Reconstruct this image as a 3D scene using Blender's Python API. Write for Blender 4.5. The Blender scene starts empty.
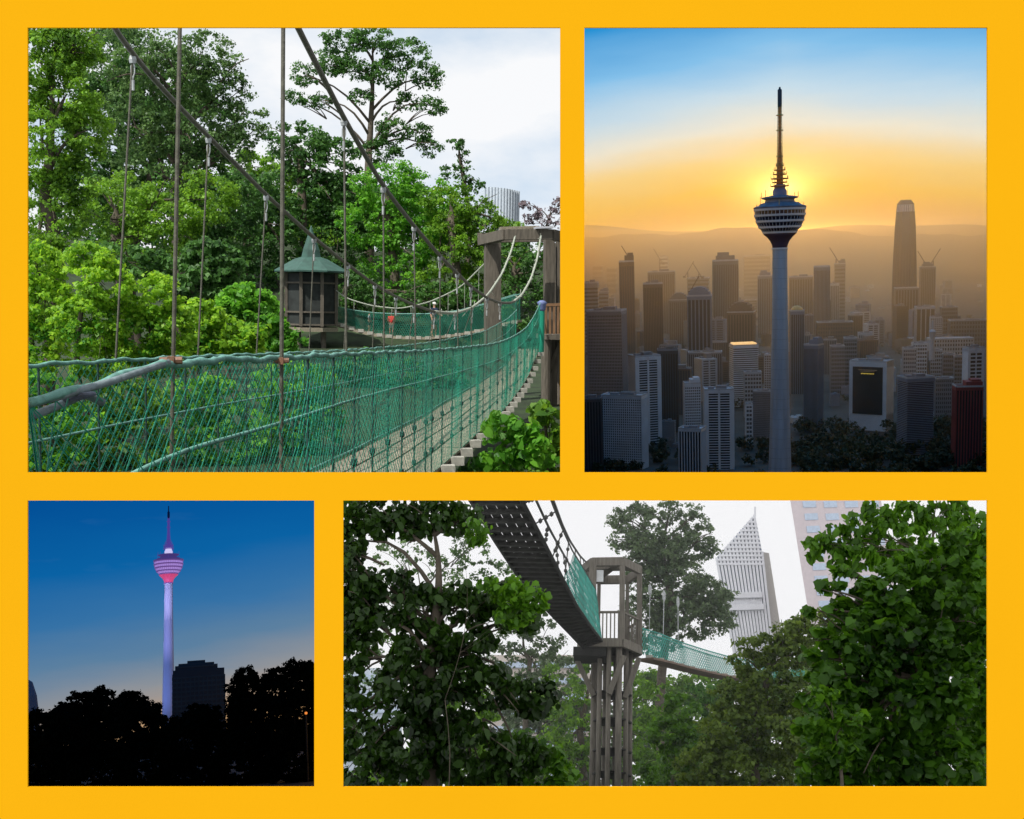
import bpy, bmesh, math, random
import numpy as np
from mathutils import Vector, Matrix
random.seed(7); rng = np.random.default_rng(7)
R = math.radians
# ---------------------------------------------------------------- camera, world, sun, exposure
F = 1100.0; CX = 512.0; CY = 409.5
sc = bpy.context.scene
cam = bpy.data.cameras.new('camera'); camo = bpy.data.objects.new('camera', cam)
sc.collection.objects.link(camo); sc.camera = camo
camo.rotation_euler = (R(90), 0, 0); cam.sensor_width = 36; cam.lens = 36 * F / 1024
cam.clip_start = 0.05; cam.clip_end = 2000
sc.view_settings.view_transform = 'Standard'; sc.view_settings.look = 'None'
sc.view_settings.exposure = 0; sc.view_settings.gamma = 1
cy = sc.cycles
cy.use_denoising = True; cy.max_bounces = 5; cy.diffuse_bounces = 3; cy.glossy_bounces = 2
cy.transmission_bounces = 3; cy.transparent_max_bounces = 8; cy.volume_bounces = 1
cy.sample_clamp_indirect = 4; cy.use_adaptive_sampling = True; cy.adaptive_threshold = 0.02
SUN_EL, SUN_AZ = 52, 212            # sun behind the viewer's left shoulder (azimuth clockwise from +Y)
w = bpy.data.worlds.new('World'); sc.world = w; w.use_nodes = True
nt = w.node_tree; N = nt.nodes; Lk = nt.links; N.clear()
out = N.new('ShaderNodeOutputWorld'); bg = N.new('ShaderNodeBackground'); sky = N.new('ShaderNodeTexSky')
sky.sky_type = 'NISHITA'; sky.sun_disc = False; sky.sun_elevation = R(SUN_EL); sky.sun_rotation = R(SUN_AZ)
tc = N.new('ShaderNodeTexCoord'); mp = N.new('ShaderNodeMapping'); mp.inputs['Scale'].default_value = (1, 1, 2.2)
mp.inputs['Location'].default_value = (0.35, 0.2, 0.1)
no = N.new('ShaderNodeTexNoise'); no.inputs['Scale'].default_value = 3.4; no.inputs['Detail'].default_value = 7
no.inputs['Roughness'].default_value = 0.55
cr = N.new('ShaderNodeValToRGB'); cr.color_ramp.elements[0].position = 0.36; cr.color_ramp.elements[1].position = 0.56
cr.color_ramp.elements[0].color = (0.05, 0.05, 0.05, 1)
mx = N.new('ShaderNodeMix'); mx.data_type = 'RGBA'
mx.inputs[7].default_value = (9.5, 9.6, 9.8, 1)
pale = N.new('ShaderNodeMix'); pale.data_type = 'RGBA'; pale.inputs[0].default_value = 0.8
pale.inputs[7].default_value = (6.7, 8.1, 9.6, 1)
Lk.new(tc.outputs['Generated'], mp.inputs[0]); Lk.new(mp.outputs[0], no.inputs[0]); Lk.new(no.outputs[0], cr.inputs[0])
Lk.new(cr.outputs[0], mx.inputs[0]); Lk.new(sky.outputs[0], pale.inputs[6]); Lk.new(pale.outputs[2], mx.inputs[6])
Lk.new(mx.outputs[2], bg.inputs[0]); bg.inputs[1].default_value = 0.1; Lk.new(bg.outputs[0], out.inputs[0])
sl = bpy.data.lights.new('sun', 'SUN'); sl.energy = 5.0; sl.angle = R(0.5); sl.color = (1, 0.95, 0.86)
so = bpy.data.objects.new('sun', sl); sc.collection.objects.link(so)
_a = R(SUN_AZ); _e = R(SUN_EL)
SD = Vector((math.sin(_a) * math.cos(_e), math.cos(_a) * math.cos(_e), math.sin(_e)))
so.rotation_euler = SD.to_track_quat('Z', 'Y').to_euler()

# ---------------------------------------------------------------- the four places behind the board
def basis(hx, hy):
    f = Vector(((hx - CX) / F, 1, -(hy - CY) / F)).normalized()
    z = (Vector((0, 0, 1)) - f * f.z).normalized(); x = f.cross(z)
    return np.array([[x.x, f.x, z.x], [x.y, f.y, z.y], [x.z, f.z, z.z]])
class Panel: pass
def panel(hx, hy, clip):
    p = Panel(); p.R = basis(hx, hy); p.clip = clip; p.h = (hx, hy)
    p.M = Matrix([list(r) for r in p.R]).to_4x4(); return p
P1 = panel(290, 300, (-30, -40, 571, 484))
P2 = panel(785, 243, (574, -40, 1050, 484))
P3 = panel(170, 740, (-30, 489, 326, 845))
P4 = panel(640, 1000, (331, 489, 1050, 850))
def pix(p, x, y, d):
    r = p.R.T @ np.array([(x - CX) / F, 1.0, -(y - CY) / F]); return r * (d / r[1])
def pixs(p, pts): return np.array([pix(p, *q) for q in pts])
def topx(p, v):
    wv = v @ p.R.T; y = np.maximum(wv[:, 1], 1e-4); return CX + F * wv[:, 0] / y, CY - F * wv[:, 2] / y
def lin(c): return tuple(((v / 255) / 12.92 if v / 255 <= .04045 else ((v / 255 + .055) / 1.055) ** 2.4) for v in c)

# ---------------------------------------------------------------- materials
MATS = {}
def mat(name, col, rough=0.7, var=0.15, scale=4.0, bump=0.0, metal=0.0, coat=None, stretch=(1, 1, 1)):
    if name in MATS: return MATS[name]
    m = bpy.data.materials.new(name); m.use_nodes = True; n = m.node_tree.nodes; l = m.node_tree.links
    b = n['Principled BSDF']; b.inputs['Roughness'].default_value = rough; b.inputs['Metallic'].default_value = metal
    t = n.new('ShaderNodeTexCoord'); mpp = n.new('ShaderNodeMapping'); mpp.inputs['Scale'].default_value = stretch
    no = n.new('ShaderNodeTexNoise'); no.inputs['Scale'].default_value = scale; no.inputs['Detail'].default_value = 5
    r = n.new('ShaderNodeValToRGB'); a, c = r.color_ramp.elements; a.position = .3; c.position = .7
    c2 = coat or tuple(min(1, v * (1 + var)) for v in col)
    a.color = (*[v * (1 - var) for v in col], 1); c.color = (*c2, 1)
    l.new(t.outputs['Object'], mpp.inputs[0]); l.new(mpp.outputs[0], no.inputs[0]); l.new(no.outputs[0], r.inputs[0])
    l.new(r.outputs[0], b.inputs['Base Color'])
    if bump:
        bp = n.new('ShaderNodeBump'); bp.inputs['Strength'].default_value = bump; bp.inputs['Distance'].default_value = .02
        l.new(no.outputs[0], bp.inputs['Height']); l.new(bp.outputs[0], b.inputs['Normal'])
    MATS[name] = m; return m
def leafmat(name, c1, c2, trans=0.35, rough=0.5):
    m = bpy.data.materials.new(name); m.use_nodes = True; n = m.node_tree.nodes; l = m.node_tree.links
    b = n['Principled BSDF']; b.inputs['Roughness'].default_value = rough; o = n['Material Output']
    b.inputs['Specular IOR Level'].default_value = 0.35 if 'night' not in name else 0.0
    g = n.new('ShaderNodeNewGeometry'); t = n.new('ShaderNodeTexCoord')
    no = n.new('ShaderNodeTexNoise'); no.inputs['Scale'].default_value = .9; no.inputs['Detail'].default_value = 3
    ma = n.new('ShaderNodeMath'); ma.operation = 'MULTIPLY_ADD'; ma.inputs[1].default_value = .55
    mb = n.new('ShaderNodeMath'); mb.operation = 'MULTIPLY_ADD'; mb.inputs[1].default_value = 1.5; mb.inputs[2].default_value = -.52
    r = n.new('ShaderNodeValToRGB'); a, c = r.color_ramp.elements; a.position = .05; c.position = .95
    a.color = (*c1, 1); c.color = (*c2, 1)
    l.new(t.outputs['Object'], no.inputs[0]); l.new(no.outputs[0], mb.inputs[0]); l.new(g.outputs['Random Per Island'], ma.inputs[0])
    l.new(mb.outputs[0], ma.inputs[2]); l.new(ma.outputs[0], r.inputs[0]); l.new(r.outputs[0], b.inputs['Base Color'])
    tr = n.new('ShaderNodeBsdfTranslucent'); hs = n.new('ShaderNodeHueSaturation'); hs.inputs['Value'].default_value = 1.6
    hs.inputs['Hue'].default_value = .485
    l.new(r.outputs[0], hs.inputs['Color']); l.new(hs.outputs[0], tr.inputs[0])
    mi = n.new('ShaderNodeMixShader'); mi.inputs[0].default_value = trans
    l.new(b.outputs[0], mi.inputs[1]); l.new(tr.outputs[0], mi.inputs[2]); l.new(mi.outputs[0], o.inputs[0])
    MATS[name] = m; return m
def emit(name, col, s):
    if name in MATS: return MATS[name]
    m = bpy.data.materials.new(name); m.use_nodes = True; b = m.node_tree.nodes['Principled BSDF']
    b.inputs['Base Color'].default_value = (*[c * .5 for c in col], 1)
    b.inputs['Emission Color'].default_value = (*col, 1); b.inputs['Emission Strength'].default_value = s
    MATS[name] = m; return m

# ---------------------------------------------------------------- mesh helpers (everything in the place's own coordinates)
class MB:
    def __init__(s): s.v = []; s.f = []; s.n = 0; s.smooth = False
    def add(s, v, f):
        v = np.asarray(v, float); s.v.append(v); s.f += [tuple(i + s.n for i in q) for q in f]; s.n += len(v); return s
    def box(s, c, size, yaw=0, Mx=None):
        hx, hy, hz = [q / 2 for q in size]
        v = np.array([[x, y, z] for x in (-hx, hx) for y in (-hy, hy) for z in (-hz, hz)])
        if Mx is not None: v = v @ Mx.T
        if yaw:
            cc, ss = math.cos(yaw), math.sin(yaw); v = v @ np.array([[cc, ss, 0], [-ss, cc, 0], [0, 0, 1]])
        return s.add(v + np.asarray(c), [(0, 1, 3, 2), (4, 6, 7, 5), (0, 4, 5, 1), (2, 3, 7, 6), (0, 2, 6, 4), (1, 5, 7, 3)])
    def bar(s, a, b, wd, ht=None, up=(0, 0, 1)):
        a = np.asarray(a, float); b = np.asarray(b, float); ht = ht or wd; t = b - a; L = np.linalg.norm(t); t = t / L
        up = np.asarray(up, float)
        if abs(t @ up) > .95: up = np.array([0, 1., 0])
        x = np.cross(t, up); x /= np.linalg.norm(x); z = np.cross(x, t)
        return s.box((a + b) / 2, (wd, L, ht), Mx=np.stack([x, t, z], 1))
    def tube(s, pts, r, k=6, cap=True):
        pts = np.asarray(pts, float); n = len(pts); r = np.broadcast_to(np.asarray(r, float), (n,))
        t = np.gradient(pts, axis=0); t /= np.linalg.norm(t, axis=1)[:, None] + 1e-9
        up = np.array([.13, .21, 1.]) if abs(t[:, 2]).mean() < .8 else np.array([1., .2, 0])
        a = np.cross(t, up); a /= np.linalg.norm(a, axis=1)[:, None] + 1e-9; b = np.cross(t, a)
        an = np.arange(k) * 2 * math.pi / k
        v = pts[:, None] + r[:, None, None] * (a[:, None] * np.cos(an)[None, :, None] + b[:, None] * np.sin(an)[None, :, None])
        f = [(i * k + j, i * k + (j + 1) % k, (i + 1) * k + (j + 1) % k, (i + 1) * k + j) for i in range(n - 1) for j in range(k)]
        if cap: f += [tuple(range(k))[::-1], tuple((n - 1) * k + j for j in range(k))]
        return s.add(v.reshape(-1, 3), f)
    def lathe(s, c, prof, k=32, a0=0, sq=1.0):
        c = np.asarray(c, float); an = a0 + np.arange(k) * 2 * math.pi / k
        v = np.array([[c[0] + r * math.cos(q), c[1] + r * sq * math.sin(q), c[2] + z] for r, z in prof for q in an])
        n = len(prof)
        f = [(i * k + j, i * k + (j + 1) % k, (i + 1) * k + (j + 1) % k, (i + 1) * k + j) for i in range(n - 1) for j in range(k)]
        f += [tuple(range(k))[::-1], tuple((n - 1) * k + j for j in range(k))]
        return s.add(v, f)
    def sheet(s, grid):
        g = np.asarray(grid, float); a, b = g.shape[:2]
        f = [(i * b + j, i * b + j + 1, (i + 1) * b + j + 1, (i + 1) * b + j) for i in range(a - 1) for j in range(b - 1)]
        return s.add(g.reshape(-1, 3), f)
    def strands(s, paths, r):
        P = np.asarray(paths, float); n, k = P.shape[:2]; t = np.gradient(P, axis=1); t /= np.linalg.norm(t, axis=2)[..., None]
        a = np.cross(t, [.9, .1, .05]); a /= np.linalg.norm(a, axis=2)[..., None]; b = np.cross(t, a)
        rings = [P + r * (a * math.cos(q) + b * math.sin(q)) for q in (0, 2.1, 4.2)]
        v = np.stack(rings, 2); base = (np.arange(n) * k * 3)[:, None, None] + (np.arange(k - 1) * 3)[None, :, None] + np.arange(3)[None, None, :]
        nx = (np.arange(n) * k * 3)[:, None, None] + (np.arange(k - 1) * 3)[None, :, None] + ((np.arange(3) + 1) % 3)[None, None, :]
        f = np.stack([base, nx, nx + 3, base + 3], -1).reshape(-1, 4)
        return s.add(v.reshape(-1, 3), f.tolist())
def clipmesh(p, me):
    n = len(me.vertices); co = np.empty(n * 3); me.vertices.foreach_get('co', co); co = co.reshape(-1, 3)
    x, y = topx(p, co); L, T, Rr, B = p.clip
    bm = None; Rt = p.R.T
    for bad, nrm in ((x < L, (-1, (L - CX) / F, 0)), (x > Rr, (1, -(Rr - CX) / F, 0)),
                     (y < T, (0, -(-(T - CY) / F), 1)), (y > B, (0, (-(B - CY) / F), -1))):
        if not bad.any(): continue
        if bm is None: bm = bmesh.new(); bm.from_mesh(me)
        nl = Rt @ np.array(nrm, float)
        bmesh.ops.bisect_plane(bm, geom=bm.verts[:] + bm.edges[:] + bm.faces[:], plane_co=(0, 0, 0), plane_no=Vector(nl), clear_outer=True)
    if bm is not None: bm.to_mesh(me); bm.free()
    return len(me.vertices)
def link(o): sc.collection.objects.link(o); return o
def props(o, label=None, cat=None, group=None, kind=None):
    if label: o['label'] = label
    if cat: o['category'] = cat
    if group: o['group'] = group
    if kind: o['kind'] = kind
    return o
def root(p, name, label, cat, base, group=None):
    o = link(bpy.data.objects.new(name, None)); o.empty_display_size = .1
    o.matrix_world = p.M @ Matrix.Translation(Vector(base)); o['_b'] = 0; del o['_b']
    BASE[o] = np.asarray(base, float); return props(o, label, cat, group)
BASE = {}
def build(p, name, mb, m, parent=None, base=None, smooth=False, label=None, cat=None, group=None, kind=None, clip=True, bevel=0):
    me = bpy.data.meshes.new(name)
    if isinstance(mb, MB):
        v = np.concatenate(mb.v); me.from_pydata(v.tolist(), [], mb.f)
    else:
        v, k = mb; nf = len(v) // k
        me.vertices.add(len(v)); me.vertices.foreach_set('co', v.ravel()); me.loops.add(len(v))
        me.loops.foreach_set('vertex_index', np.arange(len(v), dtype=np.int32)); me.polygons.add(nf)
        me.polygons.foreach_set('loop_start', np.arange(0, nf * k, k, dtype=np.int32))
        me.update(calc_edges=True); clip = False
    if name == 'haze':
        bq = bmesh.new(); bq.from_mesh(me); bmesh.ops.recalc_face_normals(bq, faces=bq.faces[:]); bq.to_mesh(me); bq.free()
    if clip and not clipmesh(p, me): return None
    if parent is not None: base = BASE[parent]
    if base is None: base = v.mean(0); base = np.array([base[0], base[1], v[:, 2].min()])
    me.transform(Matrix.Translation(-Vector(base)))
    me.materials.append(m)
    if smooth: me.polygons.foreach_set('use_smooth', [True] * len(me.polygons))
    o = link(bpy.data.objects.new(name, me)); BASE[o] = np.asarray(base, float)
    if parent is not None:
        o.parent = parent; o.matrix_parent_inverse = Matrix.Identity(4)
        # a sub-part shares its part's origin, a part shares its thing's base
    else: o.matrix_world = p.M @ Matrix.Translation(Vector(base))
    if bevel:
        b = o.modifiers.new('bevel', 'BEVEL'); b.width = bevel; b.segments = 2; b.limit_method = 'ANGLE'
    return props(o, label, cat, group, kind)

# ---------------------------------------------------------------- foliage
OUT4 = np.array([(0, 0), (.45, .5), (1, 0), (.45, -.5)])
OUT6 = np.array([(0, 0), (.25, .42), (.62, .45), (1, 0), (.62, -.45), (.25, -.42)])
OUTM = np.array([(0, .05), (-.1, .34), (.14, .5), (.34, .66), (.5, .5), (.74, .34), (1, 0), (.74, -.34), (.5, -.5), (.34, -.66), (.14, -.5), (-.1, -.34), (0, -.05)])
def unit(a): return a / (np.linalg.norm(a, axis=-1, keepdims=True) + 1e-9)
def foliage(p, blobs, d, leaf, clump=9, per=26, shape=OUT4, aspect=.5, spread=1.05, flat=.6, dscale=1.0, droop=.15, up=.55, fill=1.0, gap=0.0):
    """blobs: px centre and radii; leaf and clump in pixels at depth d."""
    C = []; CRr = []
    for b in blobs:
        x, y, rx, ry = b[:4]; dd = d + (b[4] if len(b) > 4 else 0)
        c = pix(p, x, y, dd); s = dd / F
        n = max(3, int(4.2 * fill * rx * ry / clump ** 2))
        q = unit(rng.normal(size=(n, 3))) * rng.uniform(.25, 1, (n, 1)) ** .4
        q[:, 1] = q[:, 1] * .9 - .08
        C.append(c + q * np.array([rx, (rx + ry) / 2 * dscale, ry]) * s); CRr.append(rng.uniform(.6, 1.25, n) * clump * s)
    C = np.concatenate(C); r = np.concatenate(CRr)
    if gap: k = rng.random(len(C)) > gap; C = C[k]; r = r[k]
    n = len(C); o = unit(rng.normal(size=(n, per, 3))); rad = rng.uniform(.35, 1.15, (n, per, 1)) * r[:, None, None] * spread
    off = o * rad; off[..., 2] *= flat; pos = (C[:, None] + off).reshape(-1, 3); o = o.reshape(-1, 3)
    s = d / F; m = len(pos)
    x, y = topx(p, pos); L, T, Rr, B = p.clip; e = leaf * .55
    k = (x > L + e) & (x < Rr - e) & (y > T + e) & (y < B - e); pos = pos[k]; o = o[k]; m = len(pos)
    nrm = unit(o * .7 + np.array([0, -.1, up]) + rng.normal(size=(m, 3)) * .45)
    ax = unit(np.cross(nrm, rng.normal(size=(m, 3)))); ax = unit(ax + np.array([0, 0, -droop * 2])); nrm = unit(nrm - ax * (nrm * ax).sum(1, keepdims=True))
    bi = np.cross(nrm, ax)
    ln = (.5 + 1.0 * rng.random(m) ** 1.6) * leaf * 1.02 * s
    sh = shape; v = pos[:, None] + ln[:, None, None] * (ax[:, None] * (sh[None, :, 0:1] - .4) + bi[:, None] * sh[None, :, 1:2] * aspect * 1.6
        + nrm[:, None] * (np.abs(sh[None, :, 1:2]) * .25 - sh[None, :, 0:1] ** 2 * .18))
    return v.reshape(-1, 3), len(sh)
def limb_path(a, b, n=6, sag=.1):
    a = np.asarray(a); b = np.asarray(b); t = np.linspace(0, 1, n)[:, None]; L = np.linalg.norm(b - a)
    m = a + (b - a) * t; m += np.sin(t * math.pi) * rng.normal(size=3) * L * .06; m[:, 2] += (np.sin(t * math.pi) * L * sag)[:, 0]; return m
BARK = mat('bark', (.085, .07, .05), .9, .35, 8, .5)
def tree(p, name, label, cat, blobs, d, leaf, lm, foot, fork=None, tr=4, group=None, bark=None, limbs=True, **kw):
    """foot, fork = pixel where the trunk starts and where it divides"""
    base = pix(p, foot[0], foot[1], d); rt = root(p, name, label, cat, base, group)
    fk = fork or (blobs[0][0], blobs[0][1] + blobs[0][3] * .5); s = d / F
    t = MB(); a = base; b = pix(p, fk[0], fk[1], d); t.tube(limb_path(a, b, 7, 0), np.linspace(tr * 1.2, tr * .8, 7) * s, 8)
    if limbs:
        hi = min(blobs, key=lambda q: q[1] + .5 * abs(q[0] - fk[0])); tp_ = pix(p, fk[0] * .5 + hi[0] * .5, hi[1], d); sp_ = limb_path(b, tp_, 12, 0)
        t.tube(sp_, np.linspace(tr * .8, tr * .1, 12) * s, 7)
        for q in blobs:
            e = pix(p, q[0], q[1], d + (q[4] if len(q) > 4 else 0))
            zs = e[2] - .55 * abs(e[0] - b[0]) - q[3] * .4 * s; b = sp_[int(np.clip((zs - sp_[0][2]) / max(1e-3, sp_[-1][2] - sp_[0][2]) * 11, 0, 9))]
            t.tube(limb_path(b, e, 6), np.linspace(tr * .34, tr * .08, 6) * s, 6)
            for _ in range(3):
                e2 = e + rng.normal(size=3) * np.array([q[2], (q[2] + q[3]) / 2, q[3]]) * .5 * s
                t.tube(limb_path(b + (e - b) * .6, e2, 5), np.linspace(tr * .16, tr * .05, 5) * s, 5)
    build(p, 'trunk', t, bark or BARK, rt, smooth=True)
    build(p, 'crown', foliage(p, blobs, d, leaf, **kw), lm, rt)
    return rt

# ================================================================ the orange board with its four openings
def world_box(name, parts, m):
    b = MB()
    for (x0, x1, y0, y1, z0, z1) in parts: b.box(((x0 + x1) / 2, (y0 + y1) / 2, (z0 + z1) / 2), (x1 - x0, y1 - y0, z1 - z0))
    return b
YB = 2.0; TH = .004
def bx(x): return (x - CX) / F * YB
def bz(y): return -(y - CY) / F * YB
HOL = [(27.6, 560.2, 27.5, 472.3), (584.4, 987.4, 27.5, 472.3), (27.6, 314.2, 500.5, 787), (343.2, 987.4, 500.5, 787)]
def board():
    xs = sorted({-180, 1204} | {h[0] for h in HOL} | {h[1] for h in HOL}); ys = sorted({-36, 1000} | {h[2] for h in HOL} | {h[3] for h in HOL})
    bm = bmesh.new(); V = {}
    def vv(i, j):
        if (i, j) not in V: V[i, j] = bm.verts.new((bx(xs[i]), YB, bz(ys[j])))
        return V[i, j]
    for i in range(len(xs) - 1):
        for j in range(len(ys) - 1):
            mx_, my_ = (xs[i] + xs[i + 1]) / 2, (ys[j] + ys[j + 1]) / 2
            if any(h[0] < mx_ < h[1] and h[2] < my_ < h[3] for h in HOL): continue
            bm.faces.new((vv(i, j), vv(i, j + 1), vv(i + 1, j + 1), vv(i + 1, j)))
    g = bmesh.ops.extrude_face_region(bm, geom=bm.faces[:])
    for v in g['geom']:
        if isinstance(v, bmesh.types.BMVert): v.co.y += TH
    bmesh.ops.recalc_face_normals(bm, faces=bm.faces[:])
    me = bpy.data.meshes.new('display_board'); bm.to_mesh(me); bm.free()
    m = mat('board_paint', (.595, .288, .0042), .85, .012, 3, 0)
    m.node_tree.nodes['Principled BSDF'].inputs['Specular IOR Level'].default_value = .0
    me.materials.append(m); o = link(bpy.data.objects.new('display_board', me)); o.location = (0, 0, 0)
    props(o, 'flat matt orange board with four rectangular openings, one view through each', 'board')
board()

def shell(p, near, far, ramp, shift, extra=None, strength=1.0, floor=False):
    """sky dome of one place: the walls of its room beyond the board; gives off the sky's light by direction"""
    L, T, Rr, B = p.clip; L -= 1.5; T -= 1.5; Rr += 1.5; B += 1.5
    def c(x, y, D): return np.array([(x - CX) / F * D, D, -(y - CY) / F * D]) @ p.R
    v = [c(x, y, D) for D in (near, far) for (x, y) in ((L, T), (Rr, T), (Rr, B), (L, B))]
    f = [(4, 5, 6, 7), (0, 1, 5, 4), (1, 2, 6, 5), (3, 0, 4, 7)]
    b = MB(); b.add(v, f)
    m = bpy.data.materials.new('sky_glow'); m.use_nodes = True; n = m.node_tree.nodes; l = m.node_tree.links; n.clear()
    o = n.new('ShaderNodeOutputMaterial'); e = n.new('ShaderNodeEmission'); e.inputs[1].default_value = strength
    t = n.new('ShaderNodeTexCoord'); s = n.new('ShaderNodeSeparateXYZ'); l.new(t.outputs['Object'], s.inputs[0])
    def mth(op, a, b_, c_=None):
        q = n.new('ShaderNodeMath'); q.operation = op
        for i, z in enumerate((a, b_, c_)):
            if z is None: continue
            if isinstance(z, (int, float)): q.inputs[i].default_value = z
            else: l.new(z, q.inputs[i])
        return q.outputs[0]
    tz = mth('DIVIDE', s.outputs[2], s.outputs[1]); ux = mth('DIVIDE', s.outputs[0], s.outputs[1])
    noi = n.new('ShaderNodeTexNoise'); noi.inputs['Scale'].default_value = 5; noi.inputs['Detail'].default_value = 6
    cmb = n.new('ShaderNodeCombineXYZ'); l.new(mth('MULTIPLY', ux, 1.0), cmb.inputs[0]); l.new(mth('MULTIPLY', tz, 5.0), cmb.inputs[1]); l.new(cmb.outputs[0], noi.inputs[0])
    tt = shift(mth, tz, ux); tt = mth('ADD', tt, mth('MULTIPLY', mth('SUBTRACT', noi.outputs[0], .5), .034))
    lo, hi = ramp[0][0], ramp[-1][0]
    r = n.new('ShaderNodeValToRGB'); el = r.color_ramp.elements
    while len(el) < len(ramp): el.new(.5)
    for q, (a, c_) in zip(el, ramp): pass
    for i, (a, c_) in enumerate(ramp): el[i].position = (a - lo) / (hi - lo); el[i].color = (*lin(c_), 1)
    l.new(mth('DIVIDE', mth('SUBTRACT', tt, lo), hi - lo), r.inputs[0]); col = r.outputs[0]
    if extra: col = extra(n, l, mth, tz, ux, col, noi)
    l.new(col, e.inputs[0])
    gm = n.new('ShaderNodeNewGeometry'); mi = n.new('ShaderNodeMixShader'); df = n.new('ShaderNodeBsdfDiffuse'); df.inputs[0].default_value = (.3, .3, .3, 1)
    l.new(gm.outputs['Backfacing'], mi.inputs[0]); l.new(e.outputs[0], mi.inputs[1]); l.new(df.outputs[0], mi.inputs[2]); l.new(mi.outputs[0], o.inputs[0])
    me = bpy.data.meshes.new('sky'); me.from_pydata([tuple(q) for q in v], [], f)
    cen = np.mean(v, 0)
    bm = bmesh.new(); bm.from_mesh(me)
    for fc in bm.faces:
        if fc.normal.dot(Vector(cen) - fc.calc_center_median()) < 0: fc.normal_flip()
    bm.to_mesh(me); bm.free(); me.materials.append(m)
    ob = link(bpy.data.objects.new('sky', me)); ob.matrix_world = p.M; ob['kind'] = 'structure'; return ob

def floor_plate(p, near, far, m, zfun=None, ytop=None):
    """ground of one place, filling its room from the board to the far end"""
    L, T, Rr, B = p.clip
    rows = []
    for D in np.geomspace(near, far, 40):
        row = []
        for x in np.linspace(L, Rr, 30):
            v = np.array([(x - CX) / F * D, D, -(B - CY) / F * D]) @ p.R
            if zfun is not None: v[2] = max(v[2], zfun(v[0], v[1]))
            row.append(v)
        rows.append(row)
    b = MB(); b.sheet(rows)
    o = build(p, 'ground', b, m, base=(0, 0, 0), kind='structure', smooth=True, clip=False); return o

# ================================================================ PLACE 1: rope bridge in the forest canopy, by day
LM = dict(
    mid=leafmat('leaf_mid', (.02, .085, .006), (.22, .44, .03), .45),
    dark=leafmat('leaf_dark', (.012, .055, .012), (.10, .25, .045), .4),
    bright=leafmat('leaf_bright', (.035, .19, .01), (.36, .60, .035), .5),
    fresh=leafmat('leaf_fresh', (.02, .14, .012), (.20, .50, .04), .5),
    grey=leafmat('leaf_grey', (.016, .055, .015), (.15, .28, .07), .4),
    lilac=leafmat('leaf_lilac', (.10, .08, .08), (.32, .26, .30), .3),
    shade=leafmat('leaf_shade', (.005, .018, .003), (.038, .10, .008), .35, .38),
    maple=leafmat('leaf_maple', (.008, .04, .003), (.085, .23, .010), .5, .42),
    far=leafmat('leaf_far_hazed', (.04, .08, .035), (.16, .24, .10), .4),  # haze is put into these paler, greyer leaf colours
    lime=leafmat('leaf_lime', (.015, .065, .004), (.12, .30, .015), .5, .4),
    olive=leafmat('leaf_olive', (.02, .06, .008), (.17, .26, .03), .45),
    night=leafmat('leaf_night', (.001, .002, .001), (.004, .006, .004), .05))  # dusk darkness is put into these near black leaves
wood = mat('weathered_wood', (.25, .22, .165), .85, .35, 6, .4, stretch=(6, 1, 6))
greywood = mat('grey_timber', (.115, .10, .08), .85, .3, 5, .4, stretch=(4, 4, .6))
rope = mat('steel_cable', (.085, .082, .06), .6, .3, 30, .3)
palerope = mat('pale_rope', (.34, .37, .31), .8, .3, 30, .3)
greenrope = mat('green_pale_rope', (.13, .30, .26), .8, .3, 30, .3)
netm = mat('green_net', (.003, .27, .17), .6, .35, 1.5)
bluerope = mat('grey_blue_rope', (.17, .22, .24), .8, .3, 30, .3)
netdark = mat('dark_tie_rope', (.015, .05, .045), .8, .3, 10)
steel = mat('galvanised_steel', (.36, .38, .38), .5, .3, 20, 0, .4)
copper = mat('rusty_clamp', (.20, .10, .06), .6, .4, 40, .3)
blockm = mat('pale_block', (.42, .41, .36), .8, .2, 12, .2)
soil = mat('forest_floor', (.018, .035, .010), .95, .6, 1.2, .5)

floor_plate(P1, 2.02, 130, soil, lambda x, y: -2.6 - .0 * x if y < 66 else min(4.2, -2.6 + (y - 66) * .38) + .5 * math.sin(x * .4 + y * .1))

ST = np.array([  # d, right px, top y, width (m), left top y
 (2.35, 25, 404, 1.1, 440), (3.1, 168, 362, 1.1, 400), (4.35, 281, 358, 1.1, 369), (5.85, 346, 354, 1.1, 360), (7.5, 392, 352, 1.1, 355.5),
 (8.9, 421, 351, 1.1, 353.5), (10.2, 443, 349, 1.1, 351.5), (11.3, 458, 348, 1.1, 350), (13, 475, 346, 1.1, 347.5), (14.5, 486, 345, 1.1, 345.5),
 (16, 500, 342, 1.1, 343), (18, 510, 338, 1.1, 340), (20, 519, 333, 1.0, 336), (22, 527, 327, .87, 331), (24, 534, 316, .6, 319), (26, 541, 302, .57, 309)])
def smooth_interp(x, xp, fp):
    k = np.linspace(-.35, .35, 5); return np.mean([np.interp(x + q * np.minimum(1.5, x * .12), xp, fp) for q in k], 0)
def station(dv):
    dv = np.atleast_1d(dv); out = []
    for d in dv:
        g = lambda c: float(np.interp(d, ST[:, 0], ST[:, c]))
        # interpolate the real position, not the pixel
        XR = float(np.interp(d, ST[:, 0], [pix(P1, s_[1], s_[2], s_[0])[0] for s_ in ST]))
        ZR = float(np.interp(d, ST[:, 0], [pix(P1, s_[1], s_[2], s_[0])[2] for s_ in ST]))
        ZL = float(np.interp(d, ST[:, 0], [pix(P1, s_[1] - s_[3] * F / s_[0], s_[4], s_[0])[2] for s_ in ST]))
        wd = g(3); zb = ZR - 1.1
        # ropes sag a little between the hangers
        out.append([(XR, d, ZR), (XR, d, zb), (XR - wd, d, ZL), (XR - wd, d, zb)])
    return np.array(out)      # [n, 4(RT,RB,LT,LB), 3]
dd = np.linspace(2.35, 26, 240); S = station(dd)
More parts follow.
